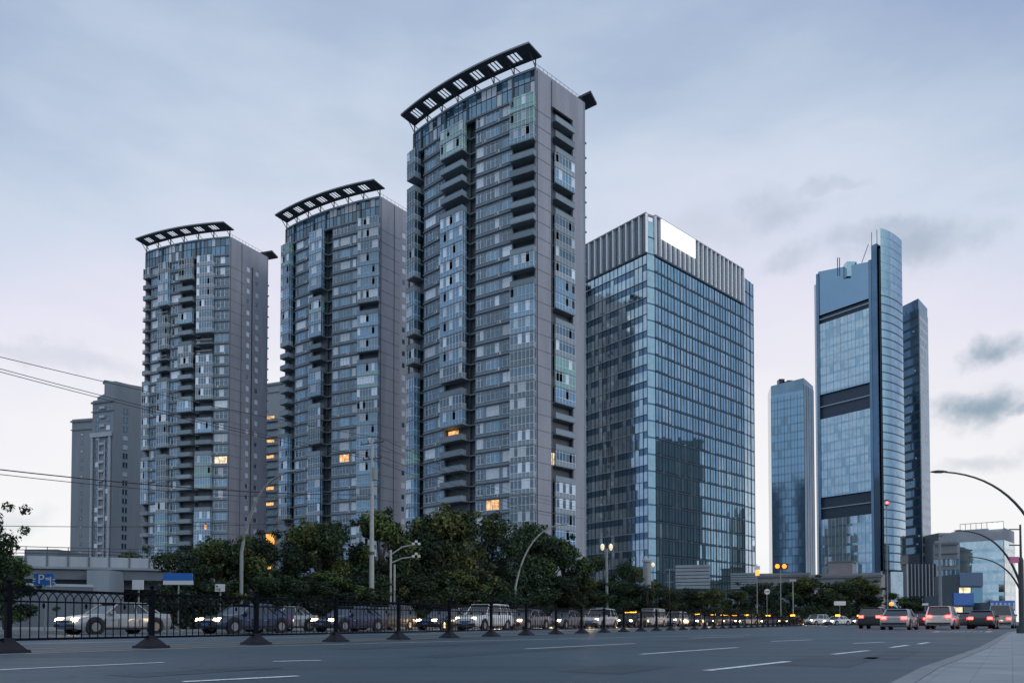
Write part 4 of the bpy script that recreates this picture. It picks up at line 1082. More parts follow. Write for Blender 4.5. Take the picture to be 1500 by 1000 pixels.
# hedge under the row
def hedge(label, pa, pb, z, th, n, mats, seed):
    rr = random.Random(seed); mb = MB(); a, b = pa, pb
    nn = int((b - a).length / .8)
    blobs = []
    for i in range(nn):
        p = lerp(a, b, (i + .5) / nn); blobs.append((p.x - a.x + rr.gauss(0, .1), p.y - a.y + rr.gauss(0, .2), z * .35, z * .5)); blobs.append((p.x - a.x + rr.gauss(0, .2), p.y - a.y + rr.gauss(0, .3), z * rr.uniform(.6, .8), z * rr.uniform(.25, .4)))
    leaf_cloud(mb, blobs, n, .13, mats, rr, 1.0)
    return tag(link('hedge', mb.mesh('hedge'), None, a), label, 'hedge', 'roadside hedges')
hedge('long dark roadside hedge below the street trees', gx(255, rowY(255, 22.4)), gx(985, rowY(985, 22.4)), 2.2, 1.2, 40000, ['leaf_dark', 'leaf_dark', 'leaf'], 5)
hedge('dark hedge across the junction below the far trees', gx(985, 122), gx(1300, 128), 3.2, 1.2, 16000, ['leaf_dark', 'leaf_dark', 'leaf'], 6)
hedge('dark hedge below the low wall under the overpass', gx(-60, 76), gx(268, 76), 3.6, 1.2, 10000, ['leaf_dark', 'leaf', 'leaf'], 7)

# ------------------------------------------------------------------ poles, lamps, signs
def lamp(label, base, hgt, arm_to, r0=.09, mt='pole_grey', start=.55, group='street lamps', head_mt='pole_grey', lit=False):
    """post rising to start*hgt then a smooth arm to arm_to (a world point)"""
    o = thing('street_lamp', base, label, 'street lamp', group)
    A = Vector((0, 0, 0)); E = arm_to - base; Bz = Vector((0, 0, hgt * start))
    m = MB(); m.tube([A, Vector((0, 0, .4))], [r0 * 1.7, r0 * 1.6], mt, 10); m.tube([Vector((0, 0, .4)), Bz], [r0 * 1.2, r0], mt, 10); part('post', m, o, False)
    ctl = Vector((0, 0, E.z * .98)) * .55 + Vector((E.x * .22, E.y * .22, E.z * .42)) if False else Vector((E.x * .25, E.y * .25, E.z * .97))
    pts = [Bz * (1 - t) ** 2 + ctl * 2 * t * (1 - t) + E * t * t for t in [i / 14 for i in range(15)]]
    m = MB(); m.tube(pts, [lerp(r0, r0 * .5, i / 14) for i in range(15)], mt, 8); part('arm', m, o, False)
    d = Vector((E.x, E.y, 0)).normalized(); q = Matrix.Translation(E) @ Matrix.Rotation(math.atan2(d.y, d.x), 4, 'Z')
    m = MB()
    prof = [(-.15, .06, .05), (.15, .14, .09), (.5, .17, .1), (.8, .1, .06), (.9, .03, .03)]
    n0 = len(m.v)
    for x, hw, hh in prof:
        for y, z in ((-hw, 0), (-hw * .6, hh), (hw * .6, hh), (hw, 0), (hw * .6, -hh * .5), (-hw * .6, -hh * .5)): m.v.append(tuple(q @ Vector((x, y, z))))
    for i in range(4):
        for j in range(6): m.f.append((n0 + i * 6 + j, n0 + i * 6 + (j + 1) % 6, n0 + i * 6 + 6 + (j + 1) % 6, n0 + i * 6 + 6 + j)); m.m.append(head_mt)
    m.f.append(tuple(n0 + j for j in range(6))); m.m.append(head_mt); m.f.append(tuple(n0 + 24 + j for j in range(6))); m.m.append(head_mt)
    h = part('lamp_head', m, o, False)
    m = MB(); m.face([q @ Vector(v) for v in ((.15, -.09, -.06), (.6, -.09, -.06), (.6, .09, -.06), (.15, .09, -.06))], 'lamp_lit' if lit else 'lamp_lens'); link('lens', m.mesh('lens'), h)
    return o
def lampp(label, bpx, Y, hpx, hpy, Yh=None, **kw):
    b = gx(bpx, Y); e = at_y(hpx, hpy, Yh or Y)
    return lamp(label, b, e.z, e, **kw)
lampp('slim street lamp with a long curved arm before the smallest-looking tower', 353, rowY(353, 21.9), 420, 692, rowY(353, 21.9) - 2, start=.52, r0=.10)
lampp('pale street lamp curving over the trees below the tallest tower', 755, rowY(755, 21.9), 822, 768, rowY(755, 21.9) - 2, start=.40, r0=.11, mt='pole_pale', head_mt='pole_pale')
lampp('nearest dark street lamp whose arm reaches in from outside the frame', 1535, 46, 1384, 691, 46, start=.45, mt='pole_dark', head_mt='pole_dark', r0=.10)
lampp('second dark street lamp, its arm before the pale glass office', 1497, 77, 1410, 777, 77, start=.40, mt='pole_dark', head_mt='pole_dark', r0=.13)
lampp('farthest dark street lamp, its arm lowest before the pale glass office', 1499, 107, 1427, 816, 107, start=.42, mt='pole_dark', head_mt='pole_dark', r0=.15)
# twin lamp post
b = gx(889, rowY(889, 21.9)); o = thing('street_lamp', b, 'straight pale lamp post with twin lit lanterns before the trees', 'street lamp', 'street lamps')
zt = pz(b, 803); m = MB(); m.tube([(0, 0, 0), (0, 0, .7), (0, 0, zt)], [.30, .21, .15], 'pole_grey', 10); part('post', m, o, False)
for s in (-1, 1):
    m = MB(); m.tube([(0, 0, zt - .5), (s * .5, 0, zt - .1)], .06, 'pole_grey', 6); m.lathe([(.08, -.2), (.22, 0), (.27, .4), (.17, .6), (.04, .7)], 'lamp_lit', 10, (s * .55, 0, zt - .05)); part('lantern', m, o, False)
# utility pole
UY = rowY(544, 22.0); b = gx(544, UY); zt = pz(b, 643)
o = thing('utility_pole', b, 'concrete utility pole with crossarms and cables rising from the trees', 'utility pole')
m = MB(); m.tube([(0, 0, 0), (0, 0, zt)], [.22, .11], 'pole_pale', 12); part('post', m, o, False)
CX = Vector((SN.x, SN.y, 0))
for z, L_ in ((zt - .3, 1.1), (zt - 1.5, .9)):
    m = MB(); q = CX * L_; m.tube([(-q.x, -q.y, z), (q.x, q.y, z)], .05, 'pole_dark', 6); ca = part('crossarm', m, o, False)
    for t in (-.95, -.35, .35, .95):
        m = MB(); m.lathe([(.03, 0), (.06, .05), (.03, .1), (.06, .15), (.03, .22)], 'insulator', 8, (q.x * t, q.y * t, z + .03))
        link('insulator', m.mesh('insulator'), ca)
m = MB(); m.tube([(.22, -.05, zt - 3.1), (.22, -.05, zt - 2.2)], .2, 'pole_grey', 12); part('transformer', m, o, False)
m = MB(); m.lathe([(.20, 5.6), (.24, 5.62), (.24, 5.8), (.20, 5.82)], 'pole_dark', 10); part('clamp', m, o, False)
m = MB(); m.box(-.62, -.16, -.08, .08, .6, 1.9, 'sign_navy'); m.box(-.58, -.3, -.1, -.082, 1.2, 1.8, 'sign_blue_pale'); part('notice_board', m, o, False)
def cable(label, p, q, sag_, r=.018):
    m = MB(); pts = []
    for i in range(25):
        t = i / 24; v = lerp(p, q, t); pts.append((v.x, v.y, v.z - sag_ * 4 * t * (1 - t)))
    m.tube(pts, r, 'cable', 5); tag(link('power_cable', m.mesh('power_cable')), label, 'cable', 'overhead cables at the utility pole')
def cab(label, t, zr, lx, ly, Yl, sag_, r=.018):
    Yl *= rowY(0, 22.0) / 29.2
    p = b + CX * t; p = Vector((p.x, p.y, zr)); e = at_y(lx, ly, Yl)
    q = p + (e - p) * 1.5; q.z = e.z + (e.z - p.z) * .3
    cable(label, p, q, sag_, r)
cab('topmost thin cable slanting down over the stone blocks', -.95, zt - .05, 0, 514, 29.5, .5)
cab('upper cable of the close pair above the stone blocks', .35, zt - 1.25, 0, 529, 29.0, .5)
cab('lower cable of the close pair above the stone blocks', .95, zt - 1.28, 0, 533, 29.6, .5)
cab('thick upper telephone cable sagging across the smallest-looking tower', 0, zt - 4.2, 0, 676, 29.2, .75, .028)
cab('thin lower telephone cable sagging across the smallest-looking tower', .1, zt - 4.5, 0, 681, 29.2, .8, .018)
cab('lowest thin cable running just above the overpass', .05, zt - 6.0, 0, 769, 29.0, .55, .015)
for k, (t, z) in enumerate(((-.9, zt - .05), (.3, zt - .06), (-.6, zt - 1.25), (.6, zt - 1.26))):
    p = b + CX * t; p.z = z; q = p + SD * 38; q.z = z - .2
    cable(['outer high cable', 'inner high cable', 'outer low cable', 'inner low cable'][k] + ' running on from the utility pole past the tallest tower', p, q, .7)
# camera pole with two arms
CY = rowY(572, 22.0); b = gx(572, CY); o = thing('camera_pole', b, 'grey traffic camera pole with two arms beside the utility pole', 'pole')
zt = pz(b, 805); m = MB(); m.tube([(0, 0, 0), (0, 0, zt)], .09, 'pole_pale', 10); part('post', m, o, False)
m = MB(); m.tube([(.28, .1, 0), (.28, .1, pz(b, 826))], .08, 'pole_pale', 8); part('side_post', m, o, False)
for y0, x1, y1 in ((812, 606, 797), (824, 606, 815)):
    e = at_y(x1, y1, CY) - b; z0 = pz(b, y0)
    m = MB(); m.tube([(0, 0, z0), (e.x * .5, 0, lerp(z0, e.z, .75)), (e.x, 0, e.z)], .05, 'pole_pale', 6); ar = part('arm', m, o, False)
    m = MB()
    for j in range(3): m.box(e.x - .1 + j * .22, e.x + .08 + j * .22, -.25, .05, e.z - .06 + .18 * (j % 2), e.z + .12 + .18 * (j % 2), 'sign_face')
    link('camera', m.mesh('camera'), ar)
m = MB(); m.box(-.22, .22, -.2, .2, .6, 1.6, 'pole_pale'); part('cabinet', m, o, False)
# signs
def sign(name, label, px0, px1, y0, y1, Y, mt, stripe=None, posts=1, cat='sign', back=.08, group=None):
    c = (px0 + px1) / 2; b = gx(c, Y); o = thing(name, b, label, cat, group)
    w = (px1 - px0) / FPX * Y; z1, z0 = pz(b, y0), pz(b, y1)
    m = MB(); m.box(-w / 2, w / 2, -back, 0, z0, z1, mt); p = part('panel', m, o, False)
    if stripe:
        m = MB(); m.box(-w / 2 + .02, w / 2 + .06, -back - .02, -back - .003, z0, lerp(z0, z1, .35), stripe); link('stripe', m.mesh('stripe'), p)
    for i in range(posts):
        x = 0 if posts == 1 else (-w * .4 if i == 0 else w * .4)
        m = MB(); m.tube([(x, .05, 0), (x, .05, lerp(z0, z1, .8))], .045, 'pole_grey', 8); part('post', m, o, False)
    return o, p, w, z0, z1
o, p, w, z0, z1 = sign('banner_sign', 'blue banner sign with a white lower stripe on one post', 239, 282, 839, 856, rowY(260, 22.0), 'sign_blue', 'sign_face')
o, p, w, z0, z1 = sign('parking_sign', 'blue parking sign with a white letter P', 50, 79, 840, 857, rowY(64, 22.0), 'sign_blue')
def text(s, size, x, y, z, par, mt='sign_face'):
    cu = bpy.data.curves.new('lettering', 'FONT'); cu.body = s; cu.size = size; cu.extrude = .01; cu.align_x = 'CENTER'; cu.align_y = 'CENTER'
    t = bpy.data.objects.new('lettering', cu); COL.objects.link(t); t.parent = par; t.location = (x, y, z); t.rotation_euler = (R(90), 0, 0)
    cu.materials.append(MATS[mt])
    dg = bpy.context.evaluated_depsgraph_get(); me = bpy.data.meshes.new_from_object(t.evaluated_get(dg)); bpy.data.objects.remove(t)
    t = link('lettering', me, par, (x, y, z)); t.rotation_euler = (R(90), 0, 0); return t
text('P', .62, -w * .12, -.10, (z0 + z1) / 2, p)
m = MB()
for x, zz, ww, hh in ((-.48, .55, .16, .05), (-.48, .35, .16, .05), (.22, .62, .3, .04), (.22, .5, .3, .04), (.36, .3, .05, .5), (.52, .5, .14, .04), (.52, .25, .14, .04)):
    m.box(w * x - ww / 2 * .8, w * x + ww / 2 * .8, -.10, -.083, z0 + (z1 - z0) * zz - hh / 2, z0 + (z1 - z0) * zz + hh / 2, 'sign_face')
link('small_characters', m.mesh('small_characters'), p)
sign('notice_sign', 'small pale notice board behind the second fence post', 194, 210, 849, 863, rowY(202, 22.0), 'sign_face')
sign('small_sign', 'small grey sign on a post beside the curved street lamp', 315, 329, 855, 866, rowY(322, 22.0), 'sign_face')
sign('control_box', 'upright grey control box on a post right of the camera pole', 602, 613, 856, 882, rowY(607, 22.0), 'grey_box', back=.35, cat='box')
o, p, w, z0, z1 = sign('street_sign', 'small blue street sign with a white base line on a post', 685, 703, 867, 880, rowY(694, 22.0), 'sign_blue', 'sign_face')
sign('road_plate', 'small white street plate before the dark far trees', 1222, 1239, 880, 886, 119, 'sign_face', posts=1)
sign('road_plate', 'dull white plate before the green tree at the skyscraper foot', 1351, 1360, 883, 886, 121, 'sign_face', posts=1)
b = gx(1124, 118); o = thing('round_sign', b, 'round white sign with a dark bar on a post before the far trees', 'sign')
zc_ = pz(b, 866); m = MB(); m.tube([(0, 0, zc_), (0, -.05, zc_)], .45, 'sign_face', 16); p = part('panel', m, o, False); m = MB(); m.box(-.3, .3, -.07, -.052, zc_ - .08, zc_ + .08, 'pole_dark'); link('bar', m.mesh('bar'), p)
m = MB(); m.tube([(0, .08, 0), (0, .08, zc_ + .2)], .05, 'pole_grey', 6); part('post', m, o, False)
# signals
b = gx(1144, 116); o = thing('traffic_signal', b, 'traffic signal with two amber lights on a thin post', 'traffic light')
zt = pz(b, 829); m = MB(); m.tube([(0, 0, 0), (0, 0, zt + .3)], .07, 'pole_grey', 8); part('post', m, o, False)
m = MB(); m.box(-1.1, 1.1, -.15, .15, zt - .45, zt + .45, 'plastic_black'); hd = part('housing', m, o, False)
for x in (-.55, .55):
    m = MB(); m.lathe([(.0, 0), (.36, .0), (.28, .08)], 'signal_amber', 12); lo = link('lens', m.mesh('lens'), hd, (x, -.16, zt)); lo.rotation_euler = (R(90), 0, 0)
b = gx(1162, 117); m = MB(); m.tube([(0, 0, 0), (0, 0, pz(b, 848))], .07, 'pole_pale', 8); m.box(-.5, .5, -.05, .05, pz(b, 851), pz(b, 848), 'pole_pale'); tag(link('pale_pole', m.mesh('pale_pole'), None, b), 'thin pale pole with a short crossbar next to the amber signal', 'pole')
b = gx(1306, 118); o = thing('warning_light', b, 'round orange warning light on a short post at the skyscraper foot', 'lamp'); zc_ = pz(b, 884)
m = MB(); m.lathe([(.0, -.35), (.3, -.2), (.35, 0), (.3, .2), (0, .35)], 'sign_lit', 10, (0, 0, zc_)); part('lamp_globe', m, o, False); m = MB(); m.tube([(0, 0, 0), (0, 0, zc_ - .3)], .06, 'pole_dark', 6); part('post', m, o, False)
b = gx(1110, 122); o = thing('lit_sign', b, 'small orange lit sign on a pole at the end corner of the office block', 'sign'); zc_ = pz(b, 838)
m = MB(); m.box(-.3, .3, -.1, .1, zc_ - .5, zc_ + .4, 'sign_lit'); part('panel', m, o, False); m = MB(); m.box(-.4, .4, -.12, .12, zc_ + .5, zc_ + 1.1, 'sign_face'); part('top_panel', m, o, False); m = MB(); m.tube([(0, .2, 0), (0, .2, zc_ + 1.4)], .07, 'pole_grey', 6); part('post', m, o, False)
b = gx(957, rowY(957, 22.2)); o = thing('garden_lamp', b, 'small lit garden lamp between the twin lamp post and the office block corner', 'lamp'); zc_ = pz(b, 827)
m = MB(); m.tube([(0, 0, 0), (0, 0, zc_ - .15)], .05, 'pole_dark', 6); part('post', m, o, False); m = MB(); m.lathe([(.1, -.3), (.3, 0), (.2, .3), (0, .4)], 'lamp_lit', 10, (0, 0, zc_)); part('lamp_globe', m, o, False)
b = gx(1301, 120); o = thing('traffic_signal', b, 'tall thin mast with one red signal light before the skyscraper pillars', 'traffic light'); zc_ = pz(b, 736)
m = MB(); m.tube([(0, .1, 0), (0, .1, zc_ + .6)], .07, 'pole_grey', 6); part('post', m, o, False); m = MB(); m.box(-.28, .28, -.1, .09, zc_ - .5, zc_ + .5, 'plastic_black'); part('housing', m, o, False); m = MB(); m.tube([(0, -.16, zc_), (0, -.101, zc_)], .22, 'taillamp', 12); part('lens', m, o, False)
b = gx(1378, 78); m = MB(); m.tube([(0, 0, 0), (0, 0, pz(b, 790))], [.2, .12], 'pole_grey', 8); m.box(-.5, .6, -.1, .1, pz(b, 795), pz(b, 792), 'pole_grey'); tag(link('mast', m.mesh('mast'), None, b), 'tall grey mast beside the narrow grey office', 'pole')
b = gx(981, 118); m = MB(); m.tube([(0, 0, 0), (0, 0, pz(b, 832))], .06, 'pole_grey', 8); m.tube([(-.7, 0, pz(b, 834)), (.7, 0, pz(b, 834))], .04, 'pole_grey', 6); m.tube([(-.7, 0, pz(b, 852)), (.7, 0, pz(b, 852))], .04, 'pole_grey', 6); tag(link('signal_mast', m.mesh('signal_mast'), None, b), 'thin mast with two short crossbars beside the larger louvred screen', 'pole')
b = gx(948, rowY(948, 22.6)); o = thing('column', b, 'thick grey advertising column with a pale cap before the office block corner', 'column'); zt = pz(b, 818)
m = MB(); m.tube([(0, 0, 0), (0, 0, zt - 4.6)], .2, 'pole_grey', 8); part('post', m, o, False); m = MB(); m.lathe([(.4, zt - 4.6), (.62, zt - 4.4), (.62, zt - .8), (.5, zt - .5)], 'pole_grey', 12); part('drum', m, o, False); m = MB(); m.lathe([(.7, zt - .5), (.74, zt - .2), (.3, zt)], 'pole_pale', 12); part('cap', m, o, False)
b = gx(1497, 33); m = MB(); m.tube([(0, 0, 0), (0, 0, .4)], .22, 'pole_dark', 10); m.tube([(0, 0, .4), (0, 0, pz(b, 820)), (0, 0, pz(b, 815)), (0, 0, pz(b, 768))], [.12, .11, .05, .04], 'pole_dark', 10); m.box(-.5, -.1, -.04, .04, pz(b, 824), pz(b, 815), 'sign_pink'); 
for yy in (775, 798): m.tube([(0, 0, pz(b, yy)), (-.5, 0, pz(b, yy))], .03, 'pole_dark', 6)
tag(link('roadside_pole', m.mesh('roadside_pole'), None, b), 'dark roadside pole with a small pink plate on the near pavement', 'pole')

# ------------------------------------------------------------------ vehicles
def loft(mb, sts, mt):
    """sts: list of (x, [(y, z)...]) closed sections"""
    n0 = len(mb.v); k = len(sts[0][1])
    for x, sec in sts:
        for y, z in sec: mb.v.append((x, y, z))
    for i in range(len(sts) - 1):
        for j in range(k):
            j2 = (j + 1) % k
            mb.f.append((n0 + i * k + j, n0 + i * k + j2, n0 + (i + 1) * k + j2, n0 + (i + 1) * k + j)); mb.m.append(mt)
    mb.f.append(tuple(n0 + j for j in reversed(range(k)))); mb.m.append(mt)
    mb.f.append(tuple(n0 + (len(sts) - 1) * k + j for j in range(k))); mb.m.append(mt)
CARM = {}
def car_meshes(kind, col):
    if (kind, col) in CARM: return CARM[(kind, col)]
    bm = 'car_' + col
    hr = {'saloon car': 1.45, 'suv': 1.72, 'van': 1.95}[kind]; hw = .9
    belt = {'saloon car': .92, 'suv': 1.02, 'van': 1.08}[kind]
    def sec(w, zb, zt, nar=.9): return [(-w * .93, zb), (-w, zb + .15), (-w, zt - .22), (-w * nar, zt), (w * nar, zt), (w, zt - .22), (w, zb + .15), (w * .93, zb)]
    B = MB()
    hood = belt - .10
    prof = {'saloon car': [(-2.3, .80, .35, .82), (-2.22, .86, .25, .93), (-1.5, .9, .2, belt + .04), (-.5, .9, .2, belt), (.9, .9, .2, belt), (1.6, .89, .2, hood), (2.1, .84, .22, hood - .12), (2.3, .72, .3, .62)],
            'suv': [(-2.3, .82, .38, .95), (-2.25, .88, .3, 1.02), (-1.4, .92, .25, belt), (.9, .92, .25, belt), (1.6, .91, .25, belt - .05), (2.15, .86, .28, belt - .15), (2.3, .76, .35, .75)],
            'van': [(-2.4, .85, .35, 1.0), (-2.35, .9, .25, belt), (0, .92, .22, belt), (1.6, .92, .22, belt), (2.1, .9, .24, belt - .12), (2.4, .78, .3, .75)]}[kind]
    loft(B, [(x, sec(w, zb, zt)) for x, w, zb, zt in prof], bm)
    # roof and pillars
    cab = {'saloon car': [(-1.75, -1.05), (.95, .25)], 'suv': [(-2.2, -1.9), (1.05, .45)], 'van': [(-2.3, -2.2), (1.75, 1.15)]}[kind]
    (rb, rt_), (fb, ft) = cab
    G = MB()
    wb, wt = hw * .90, hw * .72
    g8 = [(rb, -wb, belt - .02), (fb, -wb, belt - .02), (fb, wb, belt - .02), (rb, wb, belt - .02), (rt_, -wt, hr - .06), (ft, -wt, hr - .06), (ft, wt, hr - .06), (rt_, wt, hr - .06)]
    G.hexa(g8, 'car_glass')
    loft(B, [(rt_ - .1, [(-wt * .95, hr - .06), (wt * .95, hr - .06), (wt * .85, hr - .02), (-wt * .85, hr - .02)]), ((rt_ + ft) / 2, [(-wt * 1.02, hr - .07), (wt * 1.02, hr - .07), (wt * .9, hr), (-wt * .9, hr)]), (ft + .1, [(-wt * .95, hr - .06), (wt * .95, hr - .06), (wt * .85, hr - .025), (-wt * .85, hr - .025)])], bm)
    for s in (-1, 1):
        for (x0, x1) in ((rb, rt_), (fb, ft), ((rb + fb) / 2 - .1, (rt_ + ft) / 2 - .1), (rb + .55, rt_ + .45)):
            B.tube([(x0, s * (wb + .01), belt - .03), (x1, s * (wt + .01), hr - .05)], .045, bm, 5)
        B.box(fb - .35, fb - .15, s * .92 - .09, s * .92 + .09, belt - .02, belt + .12, bm)
    for s in (-1, 1):
        for x in (-1.4, 1.42): B.tube([(x, s * .78, .36), (x, s * .918, .36)], .42, 'plastic_black', 18)
        for x in (-.62, .38, 1.02): B.box(x - .012, x + .012, s * .90 - .022, s * .90 + .022, .34, belt - .24, 'plastic_black')
        for x in (-.45, .55): B.box(x, x + .18, s * .91 - .02, s * .91 + .02, belt - .30, belt - .26, 'rim')
        B.box(-1.0, 1.0, s * .88 - .03, s * .88 + .03, .2, .3, 'plastic_black')
    fx = prof[-1][0]; B.box(fx - .1, fx + .012, -.42, .42, .52, .60, 'plastic_black')
    Wm, Rm = MB(), MB()
    for j in range(2):
        pass
    Wm.tube([(0, -.11, 0), (0, .11, 0)], .33, 'tyre', 16); Rm.tube([(0, -.118, 0), (0, .118, 0)], .2, 'rim', 12)
    fx = prof[-1][0]
    HL = MB(); HL.hexa([(fx - .22, -.14, -.07), (fx + .0, -.12, -.07), (fx + .0, .12, -.07), (fx - .22, .14, -.07), (fx - .26, -.14, .07), (fx - .05, -.12, .06), (fx - .05, .12, .06), (fx - .26, .14, .07)], 'headlamp')
    rx = prof[0][0]
    TL = MB(); TL.box(rx - .03, rx + .12, -.16, .16, -.09, .09, 'taillamp'); TO = MB(); TO.box(rx - .03, rx + .12, -.16, .16, -.09, .09, 'tail_off')
    Bp = MB(); Bp.box(fx - .12, fx + .04, -.72, .72, .32, .46, 'plastic_black'); Bp.box(rx - .03, rx + .1, -.75, .75, .36, .5, 'plastic_black'); Bp.box(fx + .04, fx + .055, -.22, .22, .38, .5, 'plate')
    r = dict(body=B.mesh('body'), glass=G.mesh('windows'), wheel=Wm.mesh('tyre'), rim=Rm.mesh('rim'), head=HL.mesh('headlight'), tail=TL.mesh('taillight'), tail0=TO.mesh('taillight'), bump=Bp.mesh('bumper'), hz=.66 if kind != 'suv' else .78, tz=.82 if kind != 'suv' else .95)
    for k in ('body', ): smooth(r[k]) if False else None
    CARM[(kind, col)] = r
    return r
def car(kind, col, p, rz, label, group, tail_lit=False, taxi=False):
    q = car_meshes(kind, col)
    o = thing(kind.replace(' ', '_'), p, label, 'car' if kind != 'van' else 'van', group, rz)
    LAST[0] = o.name
    link('body', q['body'], o); link('windows', q['glass'], o); link('bumper', q['bump'], o)
    for x in (-1.4, 1.42):
        for s in (-.82, .82):
            wv = link('wheel', q['wheel'], o, (x, s, .33)); link('rim', q['rim'], wv)
    if taxi:
        link('roof_light', TAXI, o, (-.2, 0, 1.45))
    for s in (-.62, .62):
        if not tail_lit or True: link('headlight', q['head'], o, (0, s, q['hz']))
        link('taillight', q['tail'] if tail_lit else q['tail0'], o, (0, s, q['tz']))
LAST = ['']
rr = random.Random(42)
_t = MB(); _t.box(-.09, .09, -.32, .32, -.02, .16, 'taxi_lamp'); TAXI = _t.mesh('roof_light')
cols = ['white', 'silver', 'black', 'dark grey', 'maroon', 'navy', 'white', 'silver', 'taupe', 'dark grey']
ORD = ['first', 'second', 'third', 'fourth', 'fifth', 'sixth', 'seventh', 'eighth', 'ninth', 'tenth', 'eleventh', 'twelfth', 'thirteenth', 'fourteenth', 'fifteenth', 'sixteenth', 'seventeenth']
back = math.atan2(-SD.y, -SD.x)
for lane, (off_, lname, s0, gap) in enumerate(((10.7, 'lane nearer the fence', 34.0, 7.0), (14.4, 'middle lane', 18.0, 8.0), (18.0, 'lane by the far kerb', 2.0, 9.5))):
    s = s0; i = 0
    while s < 125 and i < 15:
        kind = rr.choices(['saloon car', 'suv', 'van'], [6, 3, 1.2])[0]; c = rr.choice(cols)
        if kind == 'van' : c = rr.choice(['white', 'silver', 'dark grey'])
        tx = s > 55 and kind == 'saloon car'
        car(kind, c, S_(s, off_ + rr.gauss(0, .15)), back + rr.gauss(0, .01), f'{c} {"taxi" if tx else kind} with lit {"roof sign" if tx else "headlamps"}, {ORD[i]} in the oncoming {lname}', 'oncoming cars beyond the fence', taxi=tx)
        if s > 40:
            ld = bpy.data.lights.new('headlight_beam', 'SPOT'); ld.energy = 700; ld.color = (1, .68, .36); ld.spot_size = R(75); ld.spot_blend = .6; ld.shadow_soft_size = .1
            lo = link('headlight_beam', ld, bpy.context.scene.objects[LAST[0]], (2.5, 0, .7)); lo.rotation_euler = (R(84), 0, R(-90))
        s += gap * rr.uniform(.8, 1.25); i += 1
for i, (px, Y, kind, c) in enumerate(((1092, 112, 'saloon car', 'white'), (1124, 119, 'saloon car', 'silver'), (1160, 113, 'saloon car', 'dark grey'), (1196, 118, 'suv', 'white'), (1226, 112, 'saloon car', 'white'), (1258, 116, 'saloon car', 'taupe'))):
    tx = kind == 'saloon car'
    car(kind, c, gx(px, Y), math.atan2(-.55, -.84), f'{c} {"taxi" if tx else kind} turning in across the junction, {ORD[i]} from the fence end', 'cars turning at the junction', taxi=tx)
    ld = bpy.data.lights.new('headlight_beam', 'SPOT'); ld.energy = 700; ld.color = (1, .62, .30); ld.spot_size = R(75); ld.spot_blend = .6; ld.shadow_soft_size = .1
    lo = link('headlight_beam', ld, bpy.context.scene.objects[LAST[0]], (2.5, 0, .7)); lo.rotation_euler = (R(84), 0, R(-90))
d2 = Vector((math.sin(R(37)), math.cos(R(37)), 0)); a2 = math.atan2(d2.y, d2.x)
for i, (px, Y, kind, c) in enumerate(((1283, 60, 'suv', 'black'), (1318, 52, 'saloon car', 'silver'), (1350, 66, 'saloon car', 'maroon'), (1381, 56, 'suv', 'white'), (1412, 70, 'saloon car', 'dark grey'), (1440, 58, 'saloon car', 'black'), (1468, 64, 'van', 'silver'))):
    car(kind, c, gx(px, Y), a2, f'{c} {kind} driving away with red tail lights, {ORD[i]} along the receding road', 'cars driving away', True)

# ------------------------------------------------------------------ sky and light
w = bpy.data.worlds.new('World'); scene.world = w; w.use_nodes = True
nt = w.node_tree; bg = nt.nodes['Background']
L_ = nt.links.new
tc = N(nt, 'ShaderNodeTexCoord')
nrm = N(nt, 'ShaderNodeVectorMath', operation='NORMALIZE'); L_(tc.outputs['Generated'], nrm.inputs[0])
sx = N(nt, 'ShaderNodeSeparateXYZ'); L_(nrm.outputs[0], sx.inputs[0])
def M(op, a, b=None, clamp=False):
    n = N(nt, 'ShaderNodeMath', operation=op); n.use_clamp = clamp
    for i, v in enumerate((a, b)):
        if v is None: continue
        if isinstance(v, (int, float)): n.inputs[i].default_value = v
        else: L_(v, n.inputs[i])
    return n.outputs[0]
hl = M('SQRT', M('ADD', M('MULTIPLY', sx.outputs[0], sx.outputs[0]), M('MULTIPLY', sx.outputs[1], sx.outputs[1])))
ga = R(0)
dh = M('DIVIDE', sx.outputs[1], M('MAXIMUM', hl, .001))
nzv = N(nt, 'ShaderNodeMapping'); nzv.inputs['Scale'].default_value = (1.0, 1.0, 3.2); nzv.inputs['Rotation'].default_value = (R(8), R(-10), 0); L_(nrm.outputs[0], nzv.inputs['Vector'])
nz = N(nt, 'ShaderNodeTexNoise', Scale=2.2, Detail=7.0, Roughness=.55); L_(nzv.outputs[0], nz.inputs['Vector'])
sval = M('ADD', M('ADD', M('MAXIMUM', sx.outputs[2], 0), M('MULTIPLY', M('SUBTRACT', 1.0, dh), .62)), M('MULTIPLY', M('SUBTRACT', nz.outputs['Fac'], .5), .32))
ramp = N(nt, 'ShaderNodeValToRGB'); L_(M('MULTIPLY', sval, .5), ramp.inputs[0])
def lin(c): return tuple(((v / 255 + .055) / 1.055) ** 2.4 if v > 10 else v / 255 / 12.92 for v in c) + (1,)
stops = [(0.0, (232, 230, 232)), (.14, (243, 242, 242)), (.30, (237, 235, 239)), (.43, (222, 221, 236)), (.54, (200, 211, 228)), (.64, (170, 187, 211)), (.74, (142, 161, 196)), (.95, (156, 178, 209)), (1.3, (200, 216, 234)), (2.0, (194, 211, 231))]
stops = [(a / 2, c) for a, c in stops]
el = ramp.color_ramp.elements
el[0].position, el[0].color = stops[0][0], lin(stops[0][1]); el[1].position, el[1].color = stops[-1][0], lin(stops[-1][1])
for p_, c_ in stops[1:-1]: e_ = el.new(p_); e_.color = lin(c_)
